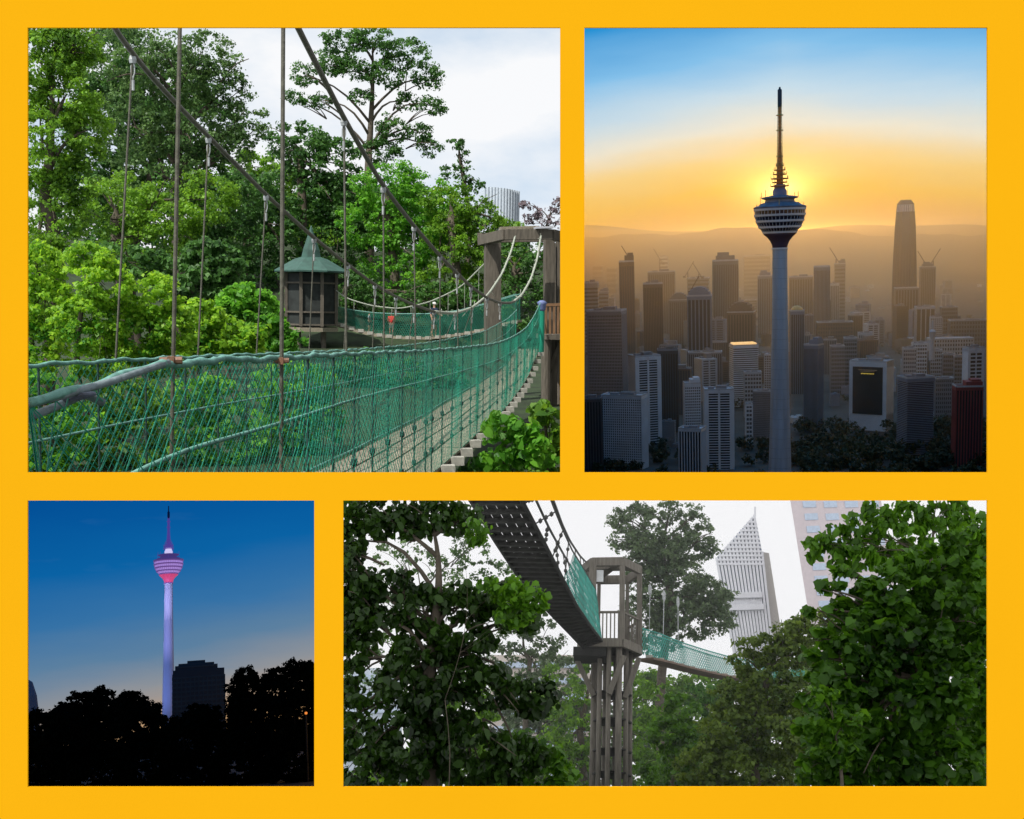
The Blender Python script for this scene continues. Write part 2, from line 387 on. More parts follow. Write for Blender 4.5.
ker = np.ones(7) / 7
for a in range(4):
    for c in (0, 2):
        q = np.pad(S[:, a, c], 3, mode='edge'); q[:3] = S[0, a, c] + (S[0, a, c] - S[3:0:-1, a, c]); q[-3:] = S[-1, a, c]; S[:, a, c] = np.convolve(q, ker, 'valid')
def at(dv, a): return np.stack([np.interp(dv, dd, S[:, a, c]) for c in (0, 1, 2)], -1)
bridge = root(P1, 'rope_bridge', 'long sagging rope walkway with green net sides, nearest in the top left view', 'bridge', at(np.array([10.2]), 1)[0])
def net_strands(top, bot, step, slope, lo=2.36, hi=25.9):
    P_ = []
    n = int((hi - lo + 2) / step)
    for sgn in (1, -1):
        for i in range(n):
            d0 = lo - 1 + i * step; t = np.linspace(0, 1, 7); dv = d0 + sgn * slope * (t - .5)
            if dv.min() < lo or dv.max() > hi: dv = np.clip(dv, lo, hi)
            if np.ptp(dv) < .05 * slope: continue
            dv = np.clip(dv + rng.normal() * .009, lo, hi); q_ = at(dv, top) * (1 - t[:, None]) + at(dv, bot) * t[:, None]
            q_[:, 0] += (.025 + .02 * np.sin(dv * 3.1)) * np.sin(t * math.pi) * (1 if top == 0 else -1) + rng.normal(size=7) * .001; P_.append(q_)
    return np.array(P_)
nr = MB().strands(net_strands(0, 1, .088, 1.5), .0018)
nl = MB().strands(net_strands(2, 3, .08, 1.5), .0018)
npart = build(P1, 'net', nr, netm, bridge, label='green diamond net on the near side'); build(P1, 'net', nl, netm, bridge, label='green diamond net on the far side')
for a, m_, r_ in ((0, greenrope, .012), (2, greenrope, .011)):
    b = MB(); dv = np.linspace(2.36, 25.9, 700); q = at(dv, a); q[:, 2] += .004 * np.sin(dv * 9) + .003 * np.sin(dv * 23); b.tube(q, r_ * (.8 + .12 * rng.random(700) + .3 * (rng.random(700) > .94)), 7); build(P1, 'handrail_rope', b, m_, bridge, smooth=True)
b = MB(); dv = np.linspace(2.36, 25.9, 160); b.tube(at(dv, 0) * .77 + at(dv, 1) * .23, .007, 6); build(P1, 'middle_rope', b, greenrope, bridge, smooth=True)
b = MB(); b.tube(at(dv, 2) * .7 + at(dv, 3) * .3, .006, 6); build(P1, 'middle_rope', b, greenrope, bridge, smooth=True)
b = MB(); q = at(dv, 3); q[:, 2] += .03; b.tube(q, .013, 7); build(P1, 'deck_edge_rope', b, greenrope, bridge, smooth=True)
# doubled rope, lashing and loose end at the left
b = MB(); b.tube(pixs(P1, [(20, 421, 2.36), (50, 409, 2.5), (72, 400, 2.62), (84, 394, 2.68), (104, 403, 2.7)]), .0095, 8); build(P1, 'doubled_rope', b, bluerope, bridge, smooth=True)
b = MB(); b.tube(pixs(P1, [(20, 406, 2.34), (60, 396, 2.5), (110, 382, 2.7), (168, 362.5, 3.1)]), .0095, 8); build(P1, 'doubled_rope', b, bluerope, bridge, smooth=True)
b = MB()
for i in range(8): 
    c = pix(P1, 72 + i * 1.9, 398 - i * .6, 2.58); b.lathe(c, [(.0, -.004), (.022, -.004), (.024, 0), (.022, .004), (0, .004)], 12)
build(P1, 'rope_lashing', b, mat('lashing', (.10, .12, .17), .8, .3, 30, .3), bridge)
# deck: long boards, cross bars, pale block ends
for j, tt in enumerate((.12, .37, .62, .87)):
    b = MB(); e = list(np.arange(2.4, 25.9, 1.9)); e.append(25.9)
    for i in range(len(e) - 1):
        a0, a1 = np.array([e[i]]), np.array([e[i + 1] - .02])
        p0 = at(a0, 1)[0] * (1 - tt) + at(a0, 3)[0] * tt; p1 = at(a1, 1)[0] * (1 - tt) + at(a1, 3)[0] * tt
        b.bar(p0 + [0, 0, -.02 + .006 * (i % 2)], p1 + [0, 0, -.02 + .006 * (i % 2)], .235 * np.linalg.norm(at(a0, 1)[0] - at(a0, 3)[0]) / 1.1, .03)
    build(P1, 'deck_board', b, wood, bridge)
blk = [9.55, 10.2, 10.9, 11.7, 12.6, 13.4, 14.2, 15, 15.8, 16.6, 17.4, 18.2, 19, 19.8, 20.6, 21.4, 22.2, 23, 23.8, 24.6, 25.4] + [3 + .62 * i for i in range(11)]
for d_ in sorted(blk):
    a0 = np.array([d_]); r0, l0 = at(a0, 1)[0], at(a0, 3)[0]
    b = MB(); b.bar(l0 + [-.04, 0, -.07], r0 + [.04, 0, -.07], .07, .05); cb = build(P1, 'cross_bar', b, greywood, bridge)
    if cb:
        b = MB(); b.box(r0 + [.06, 0, -.035], (.13, .1, .085)); build(P1, 'end_block', b, blockm, cb, label='pale squared end block')
    if d_ > 4.5:
        b = MB(); q = at(a0, 0)[0]; tt = np.linspace(0, 1, 9)[:, None]; b.tube(q * (1 - tt) + r0 * tt, .0065, 6)
        for k in (.55, .8): b.lathe(q * (1 - k) + r0 * k, [(0, -.03), (.018, -.01), (.018, .02), (0, .03)], 8)
        build(P1, 'tie_rope', b, netdark, bridge)
        b = MB(); q = at(a0, 2)[0]; b.tube(q * (1 - tt) + l0 * tt, .006, 6); build(P1, 'tie_rope', b, netdark, bridge)
# blue capped end post
b = MB(); c = pix(P1, 541, 352, 26.2); b.tube([c, c + [0, 0, 1.05]], .07, 10); build(P1, 'end_post', b, netm, bridge)
b = MB(); b.lathe(c + [0, 0, 1.0], [(0, 0), (.07, 0), (.095, .05), (.10, .15), (.13, .2), (.06, .25), (0, .26)], 14); build(P1, 'post_cap', b, mat('blue_cap', (.13, .17, .36), .6, .2, 8), bridge, smooth=True)
# main cables and hangers
RC = pixs(P1, [(262, -45, 4.0), (298, 28, 4.6), (342, 115, 5.8), (382, 185, 7.1), (414, 226, 8.6), (440, 256, 10), (470, 286, 12.5), (487, 298, 14.5), (500, 303, 16.5), (512, 303, 18.5), (522, 295, 20.5), (531, 279, 22.5), (537, 260, 24.5), (541, 236, 26.6)])
LC = pixs(P1, [(85, -20, 5.0), (112, 28, 5.4), (142, 68, 5.85), (200, 128, 6.8), (266, 195, 8.2), (314, 238, 9.7), (348, 265, 11), (375, 285, 12.4), (396, 297, 13.6), (414, 305, 14.8), (434, 312, 16.3), (455, 313.5, 18), (472, 308, 19.7), (488, 295, 21.6), (502, 274, 23.6), (511, 252, 25.4), (515, 237, 26.6)])
def dense(P_, n=90):
    t = np.cumsum(np.r_[0, np.linalg.norm(np.diff(P_, axis=0), axis=1)]); q = np.linspace(0, t[-1], n)
    v = np.stack([np.interp(q, t, P_[:, c]) for c in range(3)], -1)
    for _ in range(3): v[1:-1] = (v[:-2] + 2 * v[1:-1] + v[2:]) / 4
    return v
for Cb in (RC, LC):
    D_ = dense(Cb); b = MB(); n_ = len(D_); k_ = 60 if Cb is RC else 48; b.tube(D_[:k_], np.linspace(.0125, .022, k_), 8); build(P1, 'main_cable', b, rope, bridge, smooth=True)
    k_ = 58 if Cb is RC else 46; b = MB(); b.tube(D_[k_:], .024, 8)
    for q in range(k_ + 2, n_, 1): b.tube([D_[q] + rng.normal(size=3) * .02, D_[q] + rng.normal(size=3) * .045], .006, 5)
    build(P1, 'main_cable', b, palerope, bridge, smooth=True, label='pale upturned end of the cable')
def hanger(C, d_, side, thick=.0058, px=None):
    top = np.array([np.interp(d_, C[:, 1], C[:, c]) for c in range(3)])
    bot = at(np.array([d_]), side)[0]
    h = build(P1, 'hanger', MB().tube([top, bot], thick, 6), rope, bridge)
    if top[2] > 0 or d_ > 5:
        s = .42 + .028 * d_
        b = MB(); b.lathe(top + [0, 0, -.02], [(0, -.03 * s), (.025 * s, -.03 * s), (.032 * s, 0), (.025 * s, .03 * s), (0, .03 * s)], 8)
        for sg in (-1, 1): b.tube([top + [0, 0, -.03], top + [sg * .014 * s, 0, -.09 * s], top + [sg * .014 * s, 0, -.14 * s], top + [0, 0, -.19 * s]], .006 * s, 6)
        b.lathe(top + [0, 0, -.24 * s], [(0, -.045 * s), (.012 * s, -.045 * s), (.013 * s, .04 * s), (0, .045 * s)], 8)
        build(P1, 'shackle', b, steel, h or bridge)
for d_ in (5.7, 6.95, 8.2, 9.7, 11, 12.4, 13.6, 14.8, 16.3, 18, 19.7): hanger(LC, d_, 2)
for d_ in (5.85, 7.15, 8.6, 10, 11.3, 12.6, 14.5, 16.5): hanger(RC, d_, 0)
for x0, x1, d_, th in ((181, 171, 3.16, .0055), (283.5, 281, 4.3, .008)):
    a0, b0 = pix(P1, x0, -30, d_), pix(P1, x1, 480, d_)
    h = build(P1, 'hanger', MB().tube([a0, b0], th, 8), rope, bridge, label='thick hanger closest to the viewer')
    c = pix(P1, x1, 361, d_ - .02); b = MB(); b.box(c, (.018, .026, .026)); b.tube([c - [.03, 0, 0], c + [.03, 0, .002]], .0105, 8); build(P1, 'rope_clamp', b, copper, h)

# tower frame the bridge hangs from, at the right edge
tw = root(P1, 'bridge_tower', 'brown timber tower frame at the far end of the nearest rope bridge', 'tower', pix(P1, 520, 400, 29))
for (x, w_) in ((489.5, 10), (503, 0), (549, 10), (561, 9)):
    if w_: a, c = pix(P1, x, 402, 28.5), pix(P1, x, 240, 28.5); build(P1, 'post', MB().bar(a, c, w_ * 28.5 / F, w_ * 28.5 / F), greywood, tw, bevel=.01)
for x in (497, 552): a, c = pix(P1, x, 400, 30.5), pix(P1, x, 243, 30.5); build(P1, 'post', MB().bar(a, c, .2), greywood, tw)
for a, c in (((480, 240.5, 28.8), (505, 234.5, 27.3)), ((505, 234.5, 27.3), (552, 234.5, 27.3)), ((552, 234.5, 27.3), (575, 240, 28.6)), ((480, 238, 28.8), (497, 238, 31)), ((497, 238, 31), (560, 237, 31))):
    build(P1, 'top_beam', MB().bar(pix(P1, *a), pix(P1, *c), .14, .26), greywood, tw, bevel=.008)
build(P1, 'cap_board', MB().bar(pix(P1, 500, 228.5, 27.6), pix(P1, 538, 227.5, 27.6), .3, .07), wood, tw)
build(P1, 'cap_plate', MB().bar(pix(P1, 535, 228, 27.3), pix(P1, 552, 227.5, 27.3), .36, .05), mat('pale_plate', (.5, .52, .58), .5, .1), tw)
b = MB(); b.bar(pix(P1, 541, 336.5, 27.6), pix(P1, 585, 337, 27.6), 1.2, .12); build(P1, 'platform', b, greywood, tw)
brown = mat('brown_rail', (.22, .12, .06), .8, .2, 6, .3)
b = MB(); b.bar(pix(P1, 543, 305, 27.1), pix(P1, 575, 304, 27.1), .07)
for x in range(546, 572, 4): b.bar(pix(P1, x, 334, 27.1), pix(P1, x, 306, 27.1), .05)
build(P1, 'railing', b, brown, tw)
for x, d_ in ((546, 27.3), (553, 27.6), (560, 28.2)): build(P1, 'leg', MB().tube([pix(P1, x - 1, 500, d_), pix(P1, x, 338, d_)], .12, 10), greywood, tw)
for a, c in (((548, 372), (560, 344)), ((552, 366), (540, 343))): build(P1, 'brace', MB().bar(pix(P1, *a, 27.5), pix(P1, *c, 27.4), .09), greywood, tw)

# pavilion with green roof
hut = root(P1, 'pavilion', 'dark screened pavilion with green spired roof at the far bridge head', 'pavilion', pix(P1, 311, 326, 62))
c0 = pix(P1, 311, 326, 62); u = 62 / F
roofm = mat('green_roof', (.03, .085, .068), .6, .25, 3, .1); scr = mat('dark_screen', (.02, .025, .024), .8, .4, 3)
build(P1, 'roof', MB().lathe(c0, [(0, 52 * u), (38 * u, 52 * u), (38 * u, 53.5 * u), (17 * u, 65 * u), (10 * u, 67 * u), (8.5 * u, 74 * u), (5 * u, 84 * u), (2.5 * u, 91 * u), (0, 92 * u)], 8, R(22.5)), roofm, hut)
build(P1, 'finial', MB().lathe(c0, [(0, 91 * u), (2 * u, 91 * u), (1 * u, 96 * u), (0, 98 * u)], 8), roofm, hut)
build(P1, 'screen_wall', MB().lathe(c0, [(0, 0), (25 * u, 0), (25 * u, 51 * u), (0, 51 * u)], 8, R(22.5)), scr, hut)
for k in range(8):
    a = R(22.5 + 45 * k); q = c0 + np.array([math.cos(a), math.sin(a), 0]) * 26 * u; build(P1, 'post', MB().bar(q, q + [0, 0, 52 * u], .17), greywood, hut)
for zz in (.8, 13, 41):
    build(P1, 'rail', MB().lathe(c0 + [0, 0, zz * u], [(26.2 * u, 0), (27 * u, 0), (27 * u, 1.6 * u), (26.2 * u, 1.6 * u)], 8, R(22.5)), greywood, hut)
build(P1, 'base_beam', MB().lathe(c0 + [0, 0, -5 * u], [(0, 0), (28 * u, 0), (28 * u, 4 * u), (0, 4 * u)], 8, R(22.5)), wood, hut)
for k in range(4):
    a = R(45 + 90 * k); q = c0 + np.array([math.cos(a), math.sin(a), 0]) * 17 * u; build(P1, 'stilt', MB().tube([q - [0, 0, 2.6], q], .14, 8), greywood, hut)
# far bridge
fb = root(P1, 'rope_bridge', 'small distant rope bridge with dark green nets leading from the pavilion', 'bridge', pix(P1, 410, 338, 60))
dk = dense(pixs(P1, [(334, 322, 62), (352, 328, 61.5), (375, 334, 61), (400, 337, 60.5), (430, 337.5, 60), (460, 334, 59.5), (490, 328, 59), (520, 320, 58)]), 60)
tp = dense(pixs(P1, [(334, 306, 62), (352, 310, 61.5), (375, 313, 61), (400, 314, 60.5), (430, 314, 60), (460, 311, 59.5), (490, 303, 59), (520, 294, 58)]), 60)
fn = mat('green_net_far', (.005, .15, .10), .7, .25, 2)
for off in (0, 1.0):
    pth = []
    for sg in (1, -1):
        for i in np.arange(-3, 62, .55):
            t = np.linspace(0, 1, 5); ii = np.clip(i + sg * 3 * (t - .5), 0, 59)
            if np.ptp(ii) < .5: continue
            g = lambda A: np.stack([np.interp(ii, np.arange(60), A[:, c]) for c in range(3)], -1)
            pth.append((g(tp) * (1 - t[:, None]) + g(dk) * t[:, None]) + [0, off, 0])
    build(P1, 'net', MB().strands(pth, .010), fn, fb)
    build(P1, 'handrail_rope', MB().tube(tp + [0, off, 0], .025, 6), greenrope, fb)
b = MB()
for i in range(59): b.bar(dk[i] + [0, .5, -.06], dk[i + 1] + [0, .5, -.06], 1.1, .12)
build(P1, 'deck', b, wood, fb)
for i in range(3, 58, 3): build(P1, 'end_block', MB().box(dk[i] + [0, -.08, -.02], (.3, .16, .17)), blockm, fb)
cb = dense(pixs(P1, [(322, 278, 62), (345, 298, 61), (372, 306, 60.6), (400, 309, 60), (430, 302, 59.8), (460, 288, 59.4), (486, 262, 59)]), 40)
build(P1, 'main_cable', MB().tube(cb, .035, 6), palerope, fb)
for i in range(5, 38, 4): q = cb[i]; build(P1, 'hanger', MB().tube([q, np.array([q[0], q[1], np.interp(q[0], tp[:, 0], tp[:, 2])])], .015, 5), palerope, fb)

# visitors on the far bridge
skin = mat('skin', (.45, .27, .19), .6, .05)
def person(p, foot, h, label, shirt, trousers, hair, yaw=0, arm=0, hat=None):
    rt = root(p, 'person', label, 'person', foot); cc, ss = math.cos(yaw), math.sin(yaw)
    def P_(x, y, z): return np.asarray(foot) + np.array([(x * cc - y * ss) * h, (x * ss + y * cc) * h, z * h])
    def skinned(name, vs, es, rs, m, parent):
        me = bpy.data.meshes.new(name); me.from_pydata([tuple(np.array(v) - BASE[rt]) for v in vs], es, [])
        me.materials.append(m); o = link(bpy.data.objects.new(name, me)); BASE[o] = BASE[rt]; o.parent = parent
        md = o.modifiers.new('skin', 'SKIN')
        for v, r_ in zip(me.skin_vertices[0].data, rs): v.radius = (r_ * h, r_ * h)
        me.skin_vertices[0].data[0].use_root = True; md.use_smooth_shade = True; sb = o.modifiers.new('sub', 'SUBSURF'); sb.levels = 1; sb.render_levels = 2; return o
    J = [(0, 0, .52), (0, 0, .62), (0, 0, .76), (0, 0, .83), (0, 0, .87), (0, -.005, .93), (0, 0, .985),
         (.05, 0, .49), (.055, -.01, .28), (.06, .01, .05), (.065, -.05, .015), (-.05, 0, .49), (-.06, .01, .28), (-.065, .02, .05), (-.07, -.04, .015),
         (.11, 0, .80), (.135, .0, .64), (.12, -.06 - arm * .1, .52 + arm * .1), (.12, -.09 - arm * .12, .48 + arm * .12),
         (-.11, 0, .80), (-.135, 0, .64), (-.13, -.05, .52), (-.13, -.06, .47)]
    E = [(0, 1), (1, 2), (2, 3), (3, 4), (4, 5), (5, 6), (0, 7), (7, 8), (8, 9), (9, 10), (0, 11), (11, 12), (12, 13), (13, 14), (2, 15), (15, 16), (16, 17), (17, 18), (2, 19), (19, 20), (20, 21), (21, 22)]
    rr = [.075, .07, .085, .045, .03, .05, .035, .05, .038, .024, .02, .05, .038, .024, .02, .035, .027, .02, .018, .035, .027, .02, .018]
    body = skinned('body', [P_(*j) for j in J], E, rr, skin, rt)
    s_i = [0, 1, 2, 3, 15, 16, 19, 20]; mp_ = {a: i for i, a in enumerate(s_i)}
    skinned('shirt', [P_(*J[i]) for i in s_i], [(0, 1), (1, 2), (2, 3), (2, 4), (4, 5), (2, 6), (6, 7)], [.088, .082, .095, .045, .045, .036, .045, .036], shirt, rt)
    tz = [(0, 0, .53), (.05, 0, .48), (.056, -.008, .32), (-.05, 0, .48), (-.06, .008, .32)]
    skinned('shorts', [P_(*j) for j in tz], [(0, 1), (1, 2), (0, 3), (3, 4)], [.085, .06, .05, .06, .05], trousers, rt)
    b = MB(); b.lathe(P_(0, .008, .93), [(0, .0), (.05 * h, .0), (.056 * h, .03 * h), (.045 * h, .062 * h), (0, .075 * h)], 12)
    if hat: b.box(P_(0, -.055, .945), (.09 * h, .08 * h, .012 * h), yaw)
    build(p, 'cap' if hat else 'hair', b, hat or hair, rt, smooth=True)
    return rt
hairm = mat('dark_hair', (.02, .015, .012), .7, .2)
def dkat(x, off=.5):
    i = np.argmin(abs(topx(P1, dk)[0] - x)); return dk[i] + [0, off, .0]
person(P1, dkat(392), 1.30, 'child in a red top and pale shorts walking on the distant bridge', mat('red_shirt', (.75, .04, .035), .8, .1), mat('pale_shorts', (.5, .48, .45), .8, .1), hairm, yaw=2.9)
person(P1, dkat(434, .2), 1.9, 'man in pale cap, dark blue shirt and grey shorts on the distant bridge', mat('navy_shirt', (.05, .07, .14), .8, .1), mat('grey_shorts', (.12, .15, .14), .8, .1), hairm, yaw=.6, arm=1, hat=mat('pale_cap', (.7, .7, .68), .8, .1))
person(P1, dkat(371), 1.15, 'small figure in grey behind the net, nearer the pavilion than the red top', mat('grey_shirt', (.25, .29, .32), .8, .1), mat('dark_shorts', (.05, .06, .07), .8, .1), hairm, yaw=1.2)

# building behind the trees
b = MB(); c = pix(P1, 500, 216, 160); s_ = 160 / F
for i in range(13): b.lathe(c + [(-17 + i * 2.85) * s_, -2.2 * math.cos((i - 6) / 6 * 1.2), 0], [(0, -10 * s_), (1.55 * s_, -10 * s_), (1.55 * s_, (27.5 - .25 * i) * s_), (0, (27.7 - .25 * i) * s_)], 10)
b.box(c + [0, 3, 8 * s_], (35 * s_, 6, 34 * s_)); build(P1, 'tower_block', b, mat('silver_cladding', (.46, .52, .58), .5, .1, 3), label='silver ribbed tower top rising behind the trees', cat='building')

T = 'tree'
jg = 'trees of the forest around the rope bridge'
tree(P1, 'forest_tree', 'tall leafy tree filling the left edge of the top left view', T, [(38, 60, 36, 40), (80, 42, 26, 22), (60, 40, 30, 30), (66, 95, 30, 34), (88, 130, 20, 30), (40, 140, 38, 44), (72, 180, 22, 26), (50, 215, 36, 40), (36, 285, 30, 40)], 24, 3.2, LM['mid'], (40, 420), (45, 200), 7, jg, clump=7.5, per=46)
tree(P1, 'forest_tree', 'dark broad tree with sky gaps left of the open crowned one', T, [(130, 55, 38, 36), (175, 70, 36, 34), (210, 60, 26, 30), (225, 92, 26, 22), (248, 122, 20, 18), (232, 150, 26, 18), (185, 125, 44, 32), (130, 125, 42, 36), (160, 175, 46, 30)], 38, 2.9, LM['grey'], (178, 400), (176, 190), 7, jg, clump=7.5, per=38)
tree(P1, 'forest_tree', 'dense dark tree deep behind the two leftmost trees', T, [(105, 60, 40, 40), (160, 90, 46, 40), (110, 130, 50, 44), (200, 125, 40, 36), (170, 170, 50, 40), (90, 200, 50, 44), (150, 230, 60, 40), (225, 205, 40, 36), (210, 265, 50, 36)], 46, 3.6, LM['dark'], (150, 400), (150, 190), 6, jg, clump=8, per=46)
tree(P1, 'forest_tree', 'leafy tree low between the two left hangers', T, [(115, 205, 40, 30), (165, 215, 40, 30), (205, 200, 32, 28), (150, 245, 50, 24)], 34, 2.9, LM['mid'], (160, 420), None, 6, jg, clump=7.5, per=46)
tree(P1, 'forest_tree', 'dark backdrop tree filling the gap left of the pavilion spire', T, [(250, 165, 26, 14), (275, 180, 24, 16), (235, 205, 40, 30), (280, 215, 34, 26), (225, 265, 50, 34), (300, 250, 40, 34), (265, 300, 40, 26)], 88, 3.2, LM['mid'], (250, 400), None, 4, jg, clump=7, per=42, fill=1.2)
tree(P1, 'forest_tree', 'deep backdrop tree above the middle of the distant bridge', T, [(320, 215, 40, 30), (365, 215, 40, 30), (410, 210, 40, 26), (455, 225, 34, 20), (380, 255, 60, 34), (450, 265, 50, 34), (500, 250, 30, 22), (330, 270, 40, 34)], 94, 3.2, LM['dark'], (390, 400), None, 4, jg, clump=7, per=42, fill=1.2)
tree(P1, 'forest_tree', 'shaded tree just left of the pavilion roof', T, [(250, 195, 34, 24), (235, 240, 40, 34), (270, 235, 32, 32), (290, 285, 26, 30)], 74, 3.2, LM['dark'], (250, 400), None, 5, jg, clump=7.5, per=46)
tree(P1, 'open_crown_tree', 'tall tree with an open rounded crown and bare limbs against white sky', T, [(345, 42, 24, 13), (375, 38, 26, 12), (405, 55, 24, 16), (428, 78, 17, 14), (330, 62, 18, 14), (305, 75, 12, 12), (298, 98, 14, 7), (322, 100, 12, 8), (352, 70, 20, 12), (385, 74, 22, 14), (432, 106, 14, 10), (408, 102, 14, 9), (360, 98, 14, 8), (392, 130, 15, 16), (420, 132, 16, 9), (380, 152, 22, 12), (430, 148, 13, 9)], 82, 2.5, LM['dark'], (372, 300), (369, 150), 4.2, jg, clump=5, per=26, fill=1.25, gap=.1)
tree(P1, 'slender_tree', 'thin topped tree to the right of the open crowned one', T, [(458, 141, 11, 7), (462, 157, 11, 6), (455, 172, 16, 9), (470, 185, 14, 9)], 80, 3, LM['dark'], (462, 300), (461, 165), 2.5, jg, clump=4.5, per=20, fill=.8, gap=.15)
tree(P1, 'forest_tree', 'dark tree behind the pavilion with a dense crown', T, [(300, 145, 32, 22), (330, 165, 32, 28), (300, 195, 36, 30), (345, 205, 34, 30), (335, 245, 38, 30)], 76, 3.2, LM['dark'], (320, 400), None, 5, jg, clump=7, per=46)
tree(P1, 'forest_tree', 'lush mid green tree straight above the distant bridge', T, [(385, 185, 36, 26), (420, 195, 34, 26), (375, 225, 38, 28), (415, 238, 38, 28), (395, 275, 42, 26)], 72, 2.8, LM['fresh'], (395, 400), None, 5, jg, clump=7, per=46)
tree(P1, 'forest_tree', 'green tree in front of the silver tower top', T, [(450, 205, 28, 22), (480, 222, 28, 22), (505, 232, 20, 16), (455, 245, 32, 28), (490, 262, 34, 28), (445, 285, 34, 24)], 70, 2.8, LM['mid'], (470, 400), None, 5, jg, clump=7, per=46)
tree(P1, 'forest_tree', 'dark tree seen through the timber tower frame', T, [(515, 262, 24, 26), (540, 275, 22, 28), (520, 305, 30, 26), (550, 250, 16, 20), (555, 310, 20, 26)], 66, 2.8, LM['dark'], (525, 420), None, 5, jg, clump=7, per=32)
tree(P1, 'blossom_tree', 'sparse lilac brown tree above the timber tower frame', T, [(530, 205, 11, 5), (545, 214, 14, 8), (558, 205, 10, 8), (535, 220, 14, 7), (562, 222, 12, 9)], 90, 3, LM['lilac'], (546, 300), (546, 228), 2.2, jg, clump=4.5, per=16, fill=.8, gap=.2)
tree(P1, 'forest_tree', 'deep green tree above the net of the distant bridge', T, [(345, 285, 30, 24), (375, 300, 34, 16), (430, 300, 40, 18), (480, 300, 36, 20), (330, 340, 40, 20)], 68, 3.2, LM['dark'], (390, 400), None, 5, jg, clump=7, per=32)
bg_ = 'bright bushes behind the rope bridge'
SH = 'bush'
for i, (lab, bl, d_, m_, lf) in enumerate([
    ('yellow green bush at the far left edge above the handrail', [(40, 270, 24, 26), (50, 310, 30, 30), (42, 350, 26, 24)], 21, 'bright', 3.9),
    ('rounded yellow green bush between the left edge and the first hanger', [(88, 262, 22, 18), (105, 285, 28, 24), (90, 325, 32, 30), (100, 360, 30, 20)], 20, 'bright', 3.9),
    ('wide pale leaved bush crossed by the first hanger', [(150, 300, 30, 26), (140, 335, 36, 28), (175, 330, 26, 26), (160, 360, 36, 16)], 20.5, 'bright', 3.9),
    ('low yellow bush under the second left hanger', [(200, 322, 28, 22), (215, 345, 34, 20), (245, 340, 26, 18)], 22, 'bright', 5.2),
    ('fresh green bush with a domed top left of the pavilion', [(245, 300, 24, 16), (258, 315, 26, 20), (232, 308, 16, 14), (285, 340, 22, 15), (278, 325, 12, 10)], 24, 'fresh', 5),
    ('shaded shrub behind the yellow bushes under the dark tree', [(190, 285, 40, 26), (130, 262, 36, 18), (215, 262, 30, 22)], 30, 'dark', 5)]):
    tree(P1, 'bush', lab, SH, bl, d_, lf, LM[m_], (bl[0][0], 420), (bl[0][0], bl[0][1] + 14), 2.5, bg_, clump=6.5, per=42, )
for i, (lab, bl, d_, m_) in enumerate([
    ('green undergrowth seen through the net at the left edge', [(45, 395, 32, 26), (60, 435, 40, 30), (40, 468, 30, 20)], 17, 'fresh'),
    ('leafy undergrowth through the net beside the copper clamp', [(125, 400, 40, 26), (135, 440, 46, 30), (120, 470, 40, 18)], 17.5, 'mid'),
    ('fresh undergrowth through the net between the two thick hangers', [(205, 400, 42, 26), (220, 440, 46, 32), (210, 470, 40, 18)], 18, 'fresh'),
    ('undergrowth behind the net right of the second thick hanger', [(295, 385, 44, 24), (300, 420, 46, 30), (290, 460, 44, 24)], 19, 'fresh'),
    ('dark undergrowth below the middle of the rope bridge', [(370, 370, 40, 18), (380, 400, 40, 24), (430, 380, 40, 24), (350, 440, 40, 30)], 34, 'dark')]):
    tree(P1, 'shrub', lab, 'shrub', bl, d_, 6, LM[m_], (bl[0][0], 500), (bl[0][0], bl[0][1] + 10), 2.5, 'undergrowth below the rope bridge', clump=8, per=20)
for lab, bl, d_, m_ in [
    ('broad leaved plant with pointed leaves at the lower right corner of the forest view', [(505, 430, 24, 16), (530, 445, 24, 20), (500, 458, 24, 14)], 13, 'fresh'),
    ('leafy plant under the timber tower legs', [(545, 412, 18, 12), (552, 440, 16, 22), (535, 468, 30, 14)], 15, 'mid'),
    ('low dark plant right beside the pale deck blocks', [(480, 466, 20, 12), (515, 475, 26, 12)], 14, 'dark')]:
    tree(P1, 'broadleaf_plant', lab, 'plant', bl, d_, 11, LM[m_], (bl[0][0], 500), (bl[0][0], bl[0][1] + 8), 2, 'plants at the bridge end', clump=11, per=14, shape=OUT6, aspect=.42)

